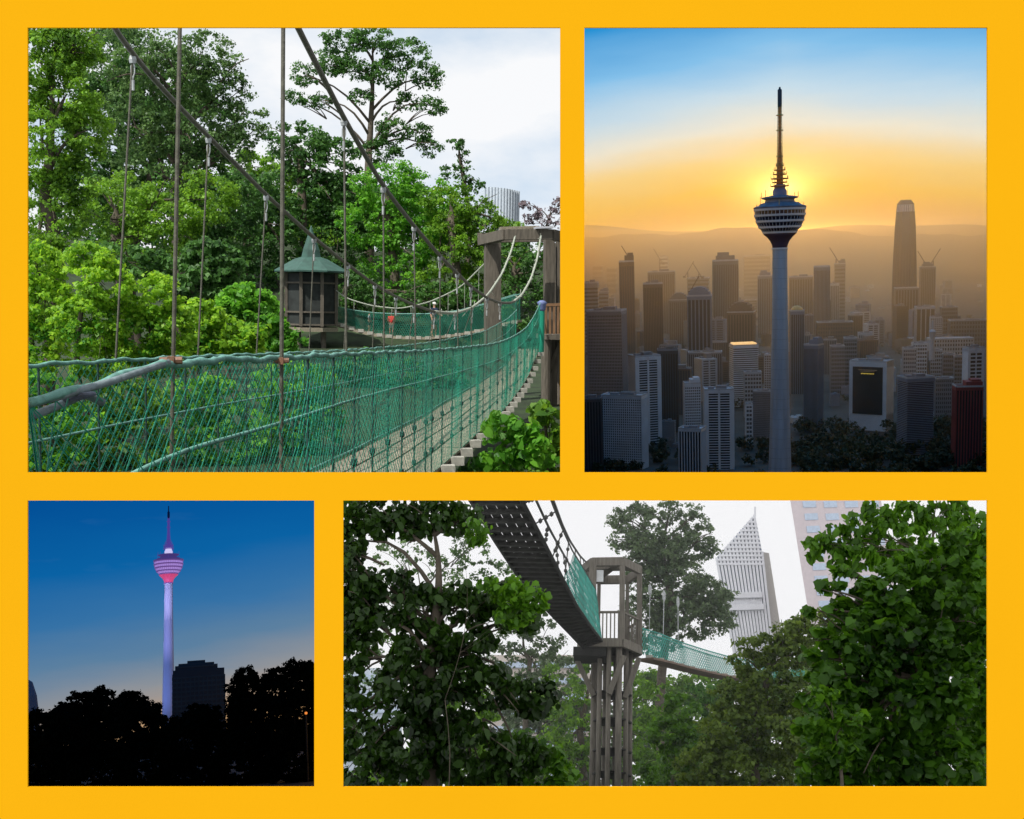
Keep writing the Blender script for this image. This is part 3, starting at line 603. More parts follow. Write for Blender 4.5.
# ================================================================ PLACE 2: city with the telecom tower at sunset
def shift2(mth, t, u): return mth('ADD', t, mth('MULTIPLY', mth('ABSOLUTE', u, None), .13))
def glow2(n, l, mth, tz, ux, col, noi):
    du = mth('SUBTRACT', ux, -.004); dv = mth('SUBTRACT', tz, .046)
    r2 = mth('ADD', mth('MULTIPLY', mth('MULTIPLY', du, du), .30), mth('MULTIPLY', dv, dv))
    g = mth('POWER', 2.718, mth('MULTIPLY', mth('SQRT', r2, None), -1 / .009)); g2 = mth('POWER', 2.718, mth('MULTIPLY', mth('SQRT', r2, None), -1 / .022))
    v = n.new('ShaderNodeMix'); v.data_type = 'RGBA'; v.blend_type = 'ADD'; v.inputs[7].default_value = (.30, .10, .0, 1); l.new(g2, v.inputs[0]); l.new(col, v.inputs[6])
    q = n.new('ShaderNodeMix'); q.data_type = 'RGBA'; q.blend_type = 'ADD'; q.inputs[7].default_value = (3.4, 2.3, .8, 1); l.new(g, q.inputs[0]); l.new(v.outputs[2], q.inputs[6])
    # below the horizon the dome is the dark far land
    h = n.new('ShaderNodeMix'); h.data_type = 'RGBA'; h.inputs[7].default_value = (.03, .03, .035, 1); l.new(mth('LESS_THAN', tz, -.02), h.inputs[0]); l.new(q.outputs[2], h.inputs[6])
    # the sky turned away from the low sun is darker
    dk_ = n.new('ShaderNodeMix'); dk_.data_type = 'RGBA'; dk_.blend_type = 'MULTIPLY'; dk_.inputs[0].default_value = 1
    t_ = n.new('ShaderNodeTexCoord'); s_ = n.new('ShaderNodeSeparateXYZ'); l.new(t_.outputs['Object'], s_.inputs[0])
    fac = mth('MINIMUM', mth('MULTIPLY_ADD', s_.outputs[1], 1 / 130, .62), 1.0); cb_ = n.new('ShaderNodeCombineXYZ')
    l.new(mth('POWER', fac, 1.1), cb_.inputs[0]); l.new(fac, cb_.inputs[1]); l.new(mth('POWER', fac, .8), cb_.inputs[2]); l.new(cb_.outputs[0], dk_.inputs[7]); l.new(h.outputs[2], dk_.inputs[6])
    return dk_.outputs[2]
shell(P2, 2.03, 330, [(0, (224, 132, 44)), (.016, (246, 154, 18)), (.036, (254, 180, 20)), (.055, (254, 198, 58)), (.078, (252, 216, 136)), (.104, (240, 234, 214)), (.132, (200, 222, 234)), (.17, (132, 192, 234)), (.215, (34, 145, 212))], shift2, glow2)
asph = mat('city_ground', (.05, .055, .055), .9, .5, .9)
GZ = -4.76
floor_plate(P2, 2.03, 328, asph, lambda x, y: GZ)
# hazy evening air: one closed box inside this room
L, T_, Rr, B_ = P2.clip; L += 1; Rr -= 1; B_ -= .0
def wc(x, y, D): return np.array([(x - CX) / F * D, D, -(y - CY) / F * D]) @ P2.R
hv = [wc(x, y, D) for D in (21, 300) for (x, y) in ((L, 200), (Rr, 200), (Rr, 486), (L, 486))]
for q in (0, 1, 4, 5): hv[q][2] = 3.0     # flat top just above the tower's aerial
hz = MB(); hz.add(hv, [(0, 1, 2, 3), (7, 6, 5, 4), (0, 4, 5, 1), (1, 5, 6, 2), (2, 6, 7, 3), (3, 7, 4, 0)])
hm = bpy.data.materials.new('haze'); hm.use_nodes = True; n_ = hm.node_tree.nodes; n_.remove(n_['Principled BSDF']); pv = n_.new('ShaderNodeVolumePrincipled')
pv.inputs['Color'].default_value = (.99, .86, .60, 1); pv.inputs['Density'].default_value = .0115; pv.inputs['Anisotropy'].default_value = .75
hm.node_tree.links.new(pv.outputs[0], n_['Material Output'].inputs['Volume'])
build(P2, 'haze', hz, hm, base=(0, 0, 0), kind='stuff', clip=False)
# low sun itself, behind the tower
pl = bpy.data.lights.new('low_sun', 'SPOT'); pl.energy = 340000; pl.color = (1, .52, .09); pl.shadow_soft_size = 1.2; pl.spot_size = R(60); pl.spot_blend = .3
plo = link(bpy.data.objects.new('low_sun', pl)); wp = P2.R @ pix(P2, 781, 196, 292); plo.location = wp
plo.rotation_euler = Vector(wp).to_track_quat('Z', 'Y').to_euler()

def tower(p, name, label, x, ybase, ytop_spire, yshaft, d, k, M_, ms=1.0):
    """telecom tower: k = pixels of the photo's tower 2 per modelled pixel; profile measured from the pod's foot"""
    u = d / F * k; foot = pix(p, x, ybase, d); rt = root(p, name, label, 'tower', foot)
    top = pix(p, x, yshaft, d)[2]; H = top - foot[2]; z0 = np.array([0, 0, H]) + foot
    prof = [(12.2 * u, 0), (11.2 * u, H * .12), (9.6 * u, H * .35), (8.2 * u, H * .6), (7.2 * u, H * .85), (7.0 * u, H)]
    b = MB(); kk = 48; an = np.arange(kk) * 2 * math.pi / kk; rib = 1 - .035 * (np.arange(kk) % 4 == 0)
    v = np.array([[foot[0] + r * rib[j] * math.cos(an[j]), foot[1] + r * rib[j] * math.sin(an[j]), foot[2] + z] for r, z in prof for j in range(kk)])
    b.add(v, [(i * kk + j, i * kk + (j + 1) % kk, (i + 1) * kk + (j + 1) % kk, (i + 1) * kk + j) for i in range(len(prof) - 1) for j in range(kk)])
    build(p, 'shaft', b, M_['shaft'], rt, smooth=True)
    mz = lambda z: z if z < 58 else 58 + (z - 58) * ms
    def L_(nm, pr, m, par=rt, kk=32, lab=None, sm=False): return build(p, nm, MB().lathe(z0, [(r * u, mz(z) * u) for r, z in pr], kk), m, par, smooth=sm, label=lab)
    b = MB()
    for i in range(1, 26):
        z = H * i / 26; r = np.interp(z, [q[1] for q in prof], [q[0] for q in prof]); b.lathe(foot + np.array([0, 0, z]), [(r * .98, -.12 * u), (r * 1.006, -.12 * u), (r * 1.006, .12 * u), (r * .98, .12 * u)], 32)
    build(p, 'joint_rings', b, M_.get('joint', M_['shaft']), rt)
    L_('collar', [(7.0, -1.2), (7.9, -1.2), (7.9, .4), (7.0, .4)], M_['ring'])
    L_('neck', [(6.9, .3), (7.4, 3), (9.2, 7), (12, 10.5), (15.2, 13.0), (15.4, 14)], M_['neck'], sm=True)
    zs = [14, 19, 24.6, 30.2, 35.6]; rs = [15.6, 19.6, 22.2, 23.6, 23.9]
    for i in range(5):
        z, r = zs[i], rs[i]; r2 = r + 1.4
        if i < 4: L_('window_band', [(0, z + 1), (r - .4, z + 1), (rs[i + 1] - .5, z + 5.3), (0, z + 5.3)], M_['glass'])
        L_('white_ring', [(0, z), (r + .3, z), (r + .9, z + 1.9), (0, z + 1.9)], M_['ring'])
    b = MB()
    for i in range(4):
        for j in range(40):
            a = j * math.pi / 20; e_ = np.array([math.cos(a), math.sin(a), 0]); b.bar(z0 + (e_ * (rs[i] + .1) + [0, 0, zs[i] + 1.5]) * u, z0 + (e_ * (rs[i + 1] - .3) + [0, 0, zs[i] + 5.4]) * u, .35 * u)
    build(p, 'window_mullions', b, M_['ring'], rt)
    L_('roof', [(24, 37.5), (25, 39), (20, 40.6), (18.4, 42.2), (14, 43.4), (13.4, 46), (17, 47), (17, 48.2), (9, 49.5), (0, 50)], M_['roof'])
    for i in range(14):
        a = i * .449 + .2; r = (17.5 if i % 2 else 22.5) * u; q = z0 + [math.cos(a) * r, math.sin(a) * r, (47 if i % 2 else 39.5) * u]
        build(p, 'roof_mast', MB().bar(q, q + [0, 0, (3 + 3 * ((i * 7) % 3)) * u], .5 * u), M_['mast'], rt)
    L_('drum', [(0, 49), (6.6, 49), (6.6, 54), (5.2, 56.5), (5.2, 60), (0, 60)], M_['drum'], kk=20)
    for z, r in ((58, 8.6), (61.5, 7.2), (65, 8.2), (69, 6.4), (73, 5.2), (77, 3.6)):
        pt = L_('mast_platform', [(0, z), (r, z), (r, z + .9), (0, z + .9)], M_['warm'], kk=16)
        b = MB()
        for j in range(7):
            a = j * .9 + z; q = z0 + np.array([math.cos(a) * r, math.sin(a) * r, mz(z)]) * [u, u, u]; b.bar(q, q + [0, 0, 3 * u], .45 * u)
        build(p, 'antenna', b, M_['mast'], pt)
    L_('lattice_core', [(0, 59), (3.4, 59), (2.4, 76), (1.5, 100), (1.3, 134), (0, 134)], M_['warm'], kk=8)
    b = MB()
    for j in range(4):
        a = R(45 + 90 * j); e0 = np.array([math.cos(a), math.sin(a), 0])
        b.bar(z0 + e0 * 4.2 * u + [0, 0, mz(59) * u], z0 + e0 * 2.2 * u + [0, 0, mz(134) * u], .5 * u)
    for z in np.arange(62, 134, 3.0):
        r = 4.2 - 2.0 * (z - 59) / 75
        for j in range(4):
            a, c = R(45 + 90 * j), R(135 + 90 * j); b.bar(z0 + np.array([math.cos(a) * r, math.sin(a) * r, mz(z)]) * u, z0 + np.array([math.cos(c) * r, math.sin(c) * r, mz(z)]) * u, .35 * u)
    build(p, 'lattice_mast', b, M_['mast'], rt)
    for z in (86, 110, 124): L_('mast_platform', [(0, z), (3.4, z), (3.4, z + .8), (0, z + .8)], M_['mast'], kk=10)
    L_('top_aerial', [(0, 132), (2.0, 132), (2.0, 147.5), (1.2, 148.5), (0, 148.5)], M_['dark'], kk=10)
    sp = 58 + ((pix(p, x, ytop_spire, d)[2] - top) / u - 58) / ms
    L_('spire', [(0, 148), (1.0, 148), (.8, sp), (0, sp)], M_['dark'], kk=6)
    return rt
con = mat('tower_concrete', (.38, .47, .57), .75, .16, 2.2, stretch=(5, 5, .5))  # the sky's blue light is put into the concrete's tint
tower(P2, 'telecom_tower', 'tall concrete telecom tower with striped pod and lattice mast against the sunset', 780, 505, 87, 248, 20, 1.0,
      dict(shaft=con, joint=mat('joint_dark', (.2, .28, .37), .8, .1), ring=mat('pod_ring', (.62, .68, .76), .5, .1), neck=mat('pod_neck', (.07, .05, .09), .6, .2), glass=mat('pod_glass', (.012, .014, .03), .15, .2),
           roof=mat('pod_roof', (.16, .18, .24), .6, .3, 8), drum=mat('pod_drum', (.2, .2, .3), .6, .2), warm=mat('mast_sunset_orange', (.65, .22, .04), .5, .3, 20), mast=mat('mast_sunset_gold', (.55, .36, .10), .4, .3, 20, 0, .5), dark=mat('aerial_dark', (.03, .035, .045), .6, .2)))  # sunset's warm rim light is put into the mast's orange and gold

# --- city blocks
def q3(name, c, r=.7, v=.12): return mat(name, c, r, v, 2.5)
W_ = {'white': q3('facade_white', (.58, .65, .72)), 'grey': q3('facade_grey', (.20, .225, .26)), 'brown': q3('facade_brown', (.11, .09, .08)), 'tan': q3('facade_tan', (.17, .165, .165)),
      'dark': q3('facade_dark', (.07, .07, .08)), 'blue': q3('facade_blue', (.17, .22, .30)), 'red': q3('facade_red', (.24, .05, .05)), 'pale': q3('facade_pale', (.42, .46, .50))}
G_ = {'d': mat('glass_dark', (.025, .03, .04), .15, .3, 1), 'b': mat('glass_blue', (.05, .07, .10), .15, .3, 1), 'w': mat('glass_warm', (.07, .055, .045), .2, .3, 1)}
RF = mat('roof_deck', (.22, .22, .23), .8, .4, 3)
lamp = emit('crown_emission', (1, .62, .25), .9)  # warm emission on the rooftop crown bars
def block(cx, wd, yt, D, label, wall='grey', glass='d', dr=.8, yaw=.25, floors=None, piers=6, style='grid', roof='plant', cat='building', name='office_tower', group='city towers in the sunset view', yb=None):
    u = D / F; Wd = wd * u / (math.cos(yaw) + dr * abs(math.sin(yaw))); Dp = Wd * dr
    c = pix(P2, cx, 243, D); base = np.array([c[0], D, GZ]); top = pix(P2, cx, yt, D)[2]; H = top - GZ
    rt = root(P2, name, label, cat, base, group); cc, ss = math.cos(yaw), math.sin(yaw)
    def W(x, y, z): return base + np.array([x * cc - y * ss, x * ss + y * cc, z])
    def bxp(b, x, y, z, sx, sy, sz): b.box(W(x, y, z), (sx, sy, sz), yaw)
    b = MB(); bxp(b, 0, 0, H * .5 - .02 * H, Wd * .94, Dp * .94, H * .96); build(P2, 'glazing', b, G_[glass], rt)
    piers = int(piers * 1.6); fl = floors or max(5, int((yb_(D) - yt) / 3.4)); e = Wd * .5; f = Dp * .5; t = Wd * min(.045, .42 / piers)
    b = MB()
    if style in ('grid', 'bands'):
        for i in range(1, fl): bxp(b, 0, 0, H * i / fl, Wd * .985, Dp * .985, H / fl * (.42 if style == 'grid' else .5))
    if style in ('grid', 'piers', 'ends'):
        n = piers if style != 'ends' else 2
        for i in range(n + 1):
            x = -e + t / 2 + (Wd - t) * i / n; k = 1.6 if style == 'ends' else 1
            for yy in (-f + t * .3, f - t * .3): bxp(b, x, yy, H / 2, t * k, t * .6, H)
        m = max(2, int(n * dr))
        for i in range(m + 1):
            y = -f + t / 2 + (Dp - t) * i / m
            for xx in (-e + t * .3, e - t * .3): bxp(b, xx, y, H / 2, t * .6 + .001, t, H)
    if style == 'ends':
        for i in range(1, fl): bxp(b, 0, 0, H * i / fl, Wd * .965, Dp * .965, H / fl * .38)
        for xx in (-e + t * 1.6, e - t * 1.6): bxp(b, xx, 0, H / 2, t * 3.2, Dp * 1.004, H)
    if style == 'frame':
        for xx in (-e + t * 1.2, e - t * 1.2): bxp(b, xx, 0, H / 2, t * 2.4, Dp * 1.02, H)
        bxp(b, 0, 0, H * .965, Wd, Dp * 1.01, H * .07); bxp(b, 0, 0, H * .12, Wd, Dp * 1.01, H * .24)
    bxp(b, 0, 0, H - .02 * H, Wd, Dp, .035 * H)
    build(P2, 'wall', b, W_[wall], rt)
    b = MB(); pr = .014 * H + .01
    for yy in (-f, f): bxp(b, 0, yy * .97, H + pr / 2, Wd, Dp * .03, pr)
    for xx in (-e, e): bxp(b, xx * .97, 0, H + pr / 2, Wd * .03, Dp * .94, pr)
    rf = build(P2, 'roof', b, W_['pale' if wall != 'dark' else 'grey'], rt)
    if rf and roof:
        b = MB()
        if roof == 'plant':
            bxp(b, Wd * .1, 0, H + .02 * H, Wd * .35, Dp * .4, .05 * H); bxp(b, -Wd * .25, Dp * .1, H + .012 * H, Wd * .2, Dp * .3, .03 * H)
        elif roof == 'crown':
            bxp(b, 0, 0, H + .03 * H, Wd * .72, Dp * .72, .06 * H); bxp(b, -Wd * .08, 0, H + .07 * H, Wd * .45, Dp * .45, .05 * H)
        elif roof == 'step':
            bxp(b, Wd * .18, 0, H + .03 * H, Wd * .6, Dp * .9, .07 * H); bxp(b, Wd * .26, 0, H + .075 * H, Wd * .36, Dp * .7, .03 * H)
        elif roof == 'dome':
            b.lathe(W(0, 0, H), [(Wd * .46, 0), (Wd * .42, Wd * .18), (Wd * .3, Wd * .32), (Wd * .12, Wd * .4), (0, Wd * .41)], 20)
        elif roof == 'barrel':
            n = 10
            for i in range(n):
                a = math.pi * (i + .5) / n; bxp(b, math.cos(a) * Wd * .42, 0, H + math.sin(a) * Wd * .4 * .5, Wd * .14, Dp * .9, math.sin(a) * Wd * .4 + .01)
        build(P2, 'roof_plant' if roof != 'dome' else 'dome', b, {'dome': mat('gold_dome', (.6, .38, .1), .3, .2, 3)}.get(roof, W_[wall] if roof != 'plant' else RF), rf)
    return rt, W, H, Wd, Dp
def yb_(D): return 243 - GZ * F / D
def crane(x, y, D, label, flip=1):
    u = D / F; base = pix(P2, x, y + 14, D); rt = root(P2, 'tower_crane', label, 'crane', base, 'tower cranes on the skyline')
    m = mat('crane_steel', (.10, .05, .03), .6, .2); build(P2, 'mast', MB().bar(base, base + [0, 0, 16 * u], .9 * u), m, rt)
    build(P2, 'jib', MB().bar(base + [3 * u * flip, 0, 12 * u], base + [-6 * u * flip, 0, 27 * u], .7 * u), m, rt)
    build(P2, 'counterweight', MB().box(base + [3.4 * u * flip, 0, 12 * u], (2.4 * u, 1.5 * u, 1.8 * u)), m, rt)

B = block
B(586, 26, 398, 23.2, 'dark slab cut by the left edge at the lower left corner of the city', 'dark', 'd', .8, .1, piers=5, style='piers')
B(621, 46, 395, 23.6, 'pale office block with a fine window grid at the lower left of the city', 'white', 'd', .5, -.18, piers=12, style='grid', floors=30)
B(642, 34, 356, 26.6, 'white ribbed twin slab tower behind the fine gridded block', 'white', 'd', .8, .5, style='ends', floors=36)
B(666, 22, 350, 28.5, 'dark brown slab tower right of the white ribbed twin slab', 'dark', 'w', .8, .1, piers=5, style='piers')
B(605, 38, 311, 33, 'big grey block with rows of small windows at the left edge', 'grey', 'd', .6, -.1, piers=14, floors=30)
B(590, 16, 283, 50, 'dark low topped tower peeking in at the left edge', 'grey', 'd', 1, .1, style='bands')
B(601, 14, 292, 58, 'stepped grey block above the big left block', 'grey', 'w', 1, .1, roof='step', style='bands')
B(626, 17, 262, 46, 'slim dark tower with a stepped rounded top in the left skyline', 'brown', 'b', 1, .15, piers=4, style='piers', roof='step')
B(652, 21, 284, 42, 'square dark brown tower left of the domed one', 'brown', 'd', .8, .12, piers=8, style='piers')
B(661, 27, 272, 62, 'wide brown tower behind the square dark one', 'tan', 'w', .6, .05, piers=8, style='piers')
B(663, 8, 257, 105, 'pale distant tower above the wide brown one', 'pale', 'b', 1, 0, style='bands')
B(678, 18, 300, 52, 'round shouldered brown tower left of the arched white ribbed one', 'tan', 'w', .8, 0, piers=6, style='piers', roof='barrel')
B(699, 23, 296, 38, 'grey tower with arched top and vertical white ribs', 'blue', 'd', .8, 0, piers=4, style='piers', roof='barrel')
B(698, 21, 278, 70, 'hazy block with cranes behind the arched tower', 'tan', 'w', 1, 0, style='bands')
B(725, 26, 261, 50, 'broad tan tower with a crowned top left of the telecom tower', 'tan', 'w', .7, .1, piers=9, style='piers', roof='crown')
B(757, 26, 256, 105, 'pale hazy slab just left of the telecom tower pod', 'tan', 'w', .6, 0, style='bands')
B(765, 14, 276, 58, 'grey tower touching the left side of the telecom shaft', 'grey', 'w', 1, 0, piers=5, style='piers', roof='crown')
B(741, 27, 312, 44, 'dark brown pair of blocks with a rounded top left of the shaft', 'brown', 'd', .7, -.1, piers=6, style='piers', roof='barrel')
B(751, 12, 300, 80, 'small hazy block behind the dark brown pair', 'tan', 'w', 1, 0, style='bands')
b0 = B(743, 29, 345, 33, 'pale round cornered tower with a glowing rooftop crown', 'white', 'd', .8, .25, style='bands', floors=30, roof=None)
b = MB(); rt0, W0, H0, Wd0, Dp0 = b0
for (x, y, sx, sy) in ((0, -.42, .86, .05), (0, .42, .86, .05), (-.42, 0, .05, .8), (.42, 0, .05, .8), (0, 0, .5, .2)): b.box(W0(x * Wd0, y * Dp0, H0 + .05), (sx * Wd0, sy * Dp0, .045), .25)
build(P2, 'lit_crown', b, lamp, rt0)
B(704, 34, 352, 36, 'flat topped grey slab behind the white cluster', 'grey', 'd', .5, .05, piers=10, style='piers')
B(712, 30, 342, 46, 'wide low slab with a pale roof edge behind the grey slab', 'tan', 'd', .5, 0, piers=10, style='piers')
B(690, 27, 428, 21.6, 'low white block with dark stripes at the bottom of the white cluster', 'white', 'd', .8, -.2, style='piers', piers=5)
B(717, 31, 389, 23.5, 'white striped tower, tallest of the bottom cluster left of the shaft', 'white', 'd', .8, .12, style='ends', floors=32)
B(690, 19, 383, 26, 'small white tower with square windows in the white cluster', 'white', 'd', 1, .2, piers=5, floors=24, roof='step')
B(748, 8, 404, 26.5, 'thin plain white pier like tower left of the shaft foot', 'white', 'b', 1.5, .1, style='ends')
B(763, 20, 391, 27.5, 'grey gridded block touching the shaft low down on its left', 'grey', 'd', .7, -.3, piers=9, floors=26)
B(752, 18, 372, 31, 'grey block half hidden behind the gridded block by the shaft', 'pale', 'd', .8, .1, piers=4)
B(797, 14, 311, 36, 'dark tower with a golden sunlit dome right of the shaft', 'blue', 'd', 1, .1, piers=4, style='piers', roof='dome')
B(801, 22, 277, 60, 'hazy broad tower right behind the shaft', 'tan', 'w', .8, 0, piers=6, style='piers')
B(822, 15, 267, 50, 'slim sharp edged tower standing alone right of the shaft', 'grey', 'w', .8, 0, piers=8, style='piers', roof=None)
B(840, 10, 264, 70, 'narrow hazy tower with a raised top beside the sharp edged one', 'tan', 'w', 1, 0, style='bands', roof='step')
B(834, 10, 284, 66, 'short pale slab between the sharp edged and the narrow hazy tower', 'pale', 'w', 1, 0, piers=4, style='piers')
B(814, 19, 345, 28.5, 'grey slab tower with a sloped plant room right of the shaft', 'blue', 'd', .8, -.5, piers=8, style='piers', roof='step')
B(835, 34, 322, 46, 'wide office block with a bright roof sign frame right of the shaft', 'brown', 'b', .5, .05, piers=9)
B(856, 13, 315, 50, 'dark brown block beside the wide office block', 'brown', 'd', .8, .05, piers=4, style='piers')
B(866, 13, 333, 40, 'small ribbed grey tower with a lit cap', 'pale', 'b', 1, 0, piers=5, style='piers')
B(851, 12, 338, 37, 'slim grey tower in front of the dark brown block', 'grey', 'd', 1, 0, piers=4)
B(838, 14, 346, 36, 'twin topped flat block below the wide office block', 'grey', 'w', .8, .1, piers=5)
b1 = B(873, 41, 361, 29, 'white framed black glass tower standing turned toward the park', 'white', 'd', .55, -.42, style='frame', roof='plant')
rt1, W1, H1, Wd1, Dp1 = b1
b = MB(); b.box(W1(0, -Dp1 * .51 - .004, H1 * .585), (Wd1 * .80, .02, H1 * .69), -.42); fp = build(P2, 'glass_screen', b, G_['d'], rt1, label='black glass face inside the white frame')
b = MB()
for z, a, h, in ((.885, .5, .010), (.865, .38, .006)): b.box(W1(0, -Dp1 * .51 - .02, H1 * z), (Wd1 * a, .01, H1 * h), -.42)
build(P2, 'dim_lettering', b, emit('sign_dim', (.4, .3, .2), .12), fp)
b = MB()
for i in range(9):
    b.box(W1(Wd1 * (-.16 + i * .04), -Dp1 * .51 - .02, H1 * (.832 + .001 * (i % 2))), (Wd1 * .026, .01, H1 * .013), -.42)
build(P2, 'lit_lettering', b, emit('sign_yellow', (.85, .6, .08), .5), fp)
B(918, 33, 377, 25.6, 'dark tower with many fine horizontal ribs and a round corner near the right', 'blue', 'd', .8, .35, style='bands', floors=44)
B(911, 12, 348, 36, 'left one of the pale twin ribbed towers behind the ribbed dark one', 'pale', 'b', 1, 0, piers=4)
B(921, 13, 343, 38, 'right one of the pale twin ribbed towers, with the darker top', 'white', 'd', 1, 0, piers=4)
B(938, 11, 350, 38, 'plain pale tower right of the twin ribbed pair', 'pale', 'w', 1, 0, piers=4)
B(951, 11, 354, 37, 'narrow grey tower between the plain pale one and the right edge group', 'grey', 'w', 1, 0, piers=4)
B(946, 18, 378, 31, 'squat grey block left of the dark red tower', 'grey', 'd', .8, .1, piers=6)
B(962, 10, 356, 36, 'slim grey tower just left of the blue striped one', 'grey', 'w', 1, 0, piers=3)
B(971, 25, 386, 24.2, 'dark red tower with a pale crown in the lower right corner', 'red', 'd', .8, .05, piers=6, style='piers', roof='step')
B(976, 18, 348, 29.5, 'blue and white striped tower at the right edge', 'white', 'd', .8, .3, style='ends')
B(907, 21, 288, 58, 'hazy slab in front of the foot of the tallest tapering tower', 'tan', 'w', .6, 0, piers=5, style='piers', roof=None)
B(928, 13, 267, 68, 'hazy tower with two cranes right of the tallest tapering tower', 'tan', 'w', 1, 0, piers=5, style='piers', roof='crown')
B(926, 17, 307, 50, 'low pavilion like block with an overhanging roof', 'pale', 'w', 1, 0, piers=3, style='piers')
B(950, 14, 307, 54, 'square hazy block right of the pavilion like block', 'tan', 'w', 1, 0, piers=5)
B(970, 34, 320, 52, 'long low hazy building at the right edge', 'tan', 'w', .5, 0, piers=9)
B(952, 40, 338, 42, 'long flat pale roofed hall near the right edge', 'pale', 'd', .5, .1, piers=10, roof=None)
B(958, 12, 241, 150, 'faint far slab at the right below the hills', 'tan', 'w', 1, 0, style='bands')
B(944, 8, 250, 150, 'fainter left neighbour of the far slab below the hills', 'tan', 'w', 1, 0, style='bands')
B(973, 12, 246, 160, 'faint far slab at the right edge below the hills', 'tan', 'w', 1, 0, style='bands')
B(611, 9, 268, 120, 'faint far tower over the stepped grey block', 'tan', 'w', 1, 0, style='bands')
B(597, 9, 266, 130, 'faint far tower at the left edge of the skyline', 'tan', 'w', 1, 0, style='bands')
# the tallest, tapering tower
D = 62; c = pix(P2, 905, 243, D); u = D / F; base = np.array([c[0], D, GZ]); H = pix(P2, 905, 200, D)[2] - GZ
rt = root(P2, 'tapered_skyscraper', 'tallest tapering skyscraper with a chamfered crown on the right skyline', 'skyscraper', base)
pr = [(0, 0), (12.4, 0), (12.4, H / u * .3), (11.6, H / u * .55), (10.2, H / u * .8), (9.2, H / u * .9), (8.2, H / u * .97), (5, H / u), (0, H / u)]
build(P2, 'glazing', MB().lathe(base, [(r * u * .9, z * u) for r, z in pr], 8, R(22.5)), G_['b'], rt)
b = MB()
for k in range(24):
    a = 2 * math.pi * k / 24
    for (r0, z0_), (r1, z1_) in zip(pr[1:-2], pr[2:-1]): b.bar(base + np.array([math.cos(a) * r0 * .88, math.sin(a) * r0 * .88, z0_]) * u, base + np.array([math.cos(a) * r1 * .88, math.sin(a) * r1 * .88, z1_]) * u, .5 * u)
build(P2, 'mullions', b, W_['dark'], rt)
build(P2, 'crown', MB().lathe(base, [(7.6 * u, H * .91), (8.4 * u, H * .91), (7.7 * u, H * .965), (6.8 * u, H * .965)], 8, R(22.5)), W_['pale'], rt)
for i, (x, y, D_, fl_) in enumerate(((628, 259, 46, 1), (688, 275, 70, -1), (699, 276, 69, 1), (693, 290, 38, -1), (924, 266, 68, 1), (933, 264, 69, -1), (836, 262, 71, 1), (660, 262, 90, 1))):
    crane(x, y, D_, ['crane on the slim dark stepped tower', 'left crane above the arched tower', 'right crane above the arched tower', 'nearer dark crane just over the arched roof', 'left crane on the hazy tower by the tallest skyscraper', 'right crane on the hazy tower by the tallest skyscraper', 'crane on the narrow hazy tower right of the shaft', 'crane over the wide brown tower'][i], fl_)
# faint striped telecom mast, low rise fill, trees and hills
D = 34; c = pix(P2, 932, 360, D); u = D / F
build(P2, 'chimney', MB().lathe(c, [(0, 0), (3 * u, 0), (1.8 * u, 20 * u), (3.4 * u, 27 * u), (1 * u, 29 * u), (.8 * u, 37 * u), (0, 37 * u)], 14), W_['pale'], label='slim pale water tower like spire right of the twin ribbed towers', cat='tower')
lr = ['white', 'pale', 'grey', 'tan', 'brown', 'blue']
def zone(x): return 'left edge' if x < 640 else 'left half' if x < 710 else 'left side of the shaft' if x < 780 else 'right side of the shaft' if x < 850 else 'right half' if x < 920 else 'right edge'
def dep(D_): return 'near the park' if D_ < 33 else 'in the middle distance' if D_ < 55 else 'far off in the haze'
CN = dict(white='white', pale='pale grey', grey='grey', tan='sand coloured', brown='brown', blue='blue grey')
kk = 0
for tries in range(1400):                     # low houses and halls between the towers
    D_ = float(24 * (5.4 ** rng.random())); x = float(rng.uniform(590, 984))
    if D_ < 30 and x > 795: continue
    if D_ < 36 and abs(x - 781) < 14: continue
    hgt = float(rng.choice([.1, .16, .24, .36, .55], p=[.25, .25, .2, .18, .12])); sz = float(rng.uniform(.22, .6)); kind = lr[int(rng.integers(6))]
    c = pix(P2, x, 243, D_); base = np.array([c[0], D_, GZ]); yaw = float(rng.choice([0, .3, -.3, .6]))
    b = MB(); b.box(base + [0, 0, hgt / 2], (sz, sz * .7, hgt), yaw); nfl = max(1, int(hgt / .06))
    for i in range(nfl): b.box(base + [0, 0, hgt * (i + .85) / nfl], (sz * 1.03, sz * .73, hgt / nfl * .3), yaw)
    b.box(base + [sz * .1, 0, hgt + .02], (sz * .3, sz * .3, .05), yaw); b.box(base + [-sz * .3, 0, hgt + .01], (sz * .15, sz * .2, .03), yaw)
    build(P2, 'low_rise_building', b, W_[kind], base=base, label='%s low building, %s, %s' % (CN[kind], zone(x), dep(D_)), cat='building', group='low rise buildings between the city towers'); kk += 1
    if kk >= 170: break
kk = 0
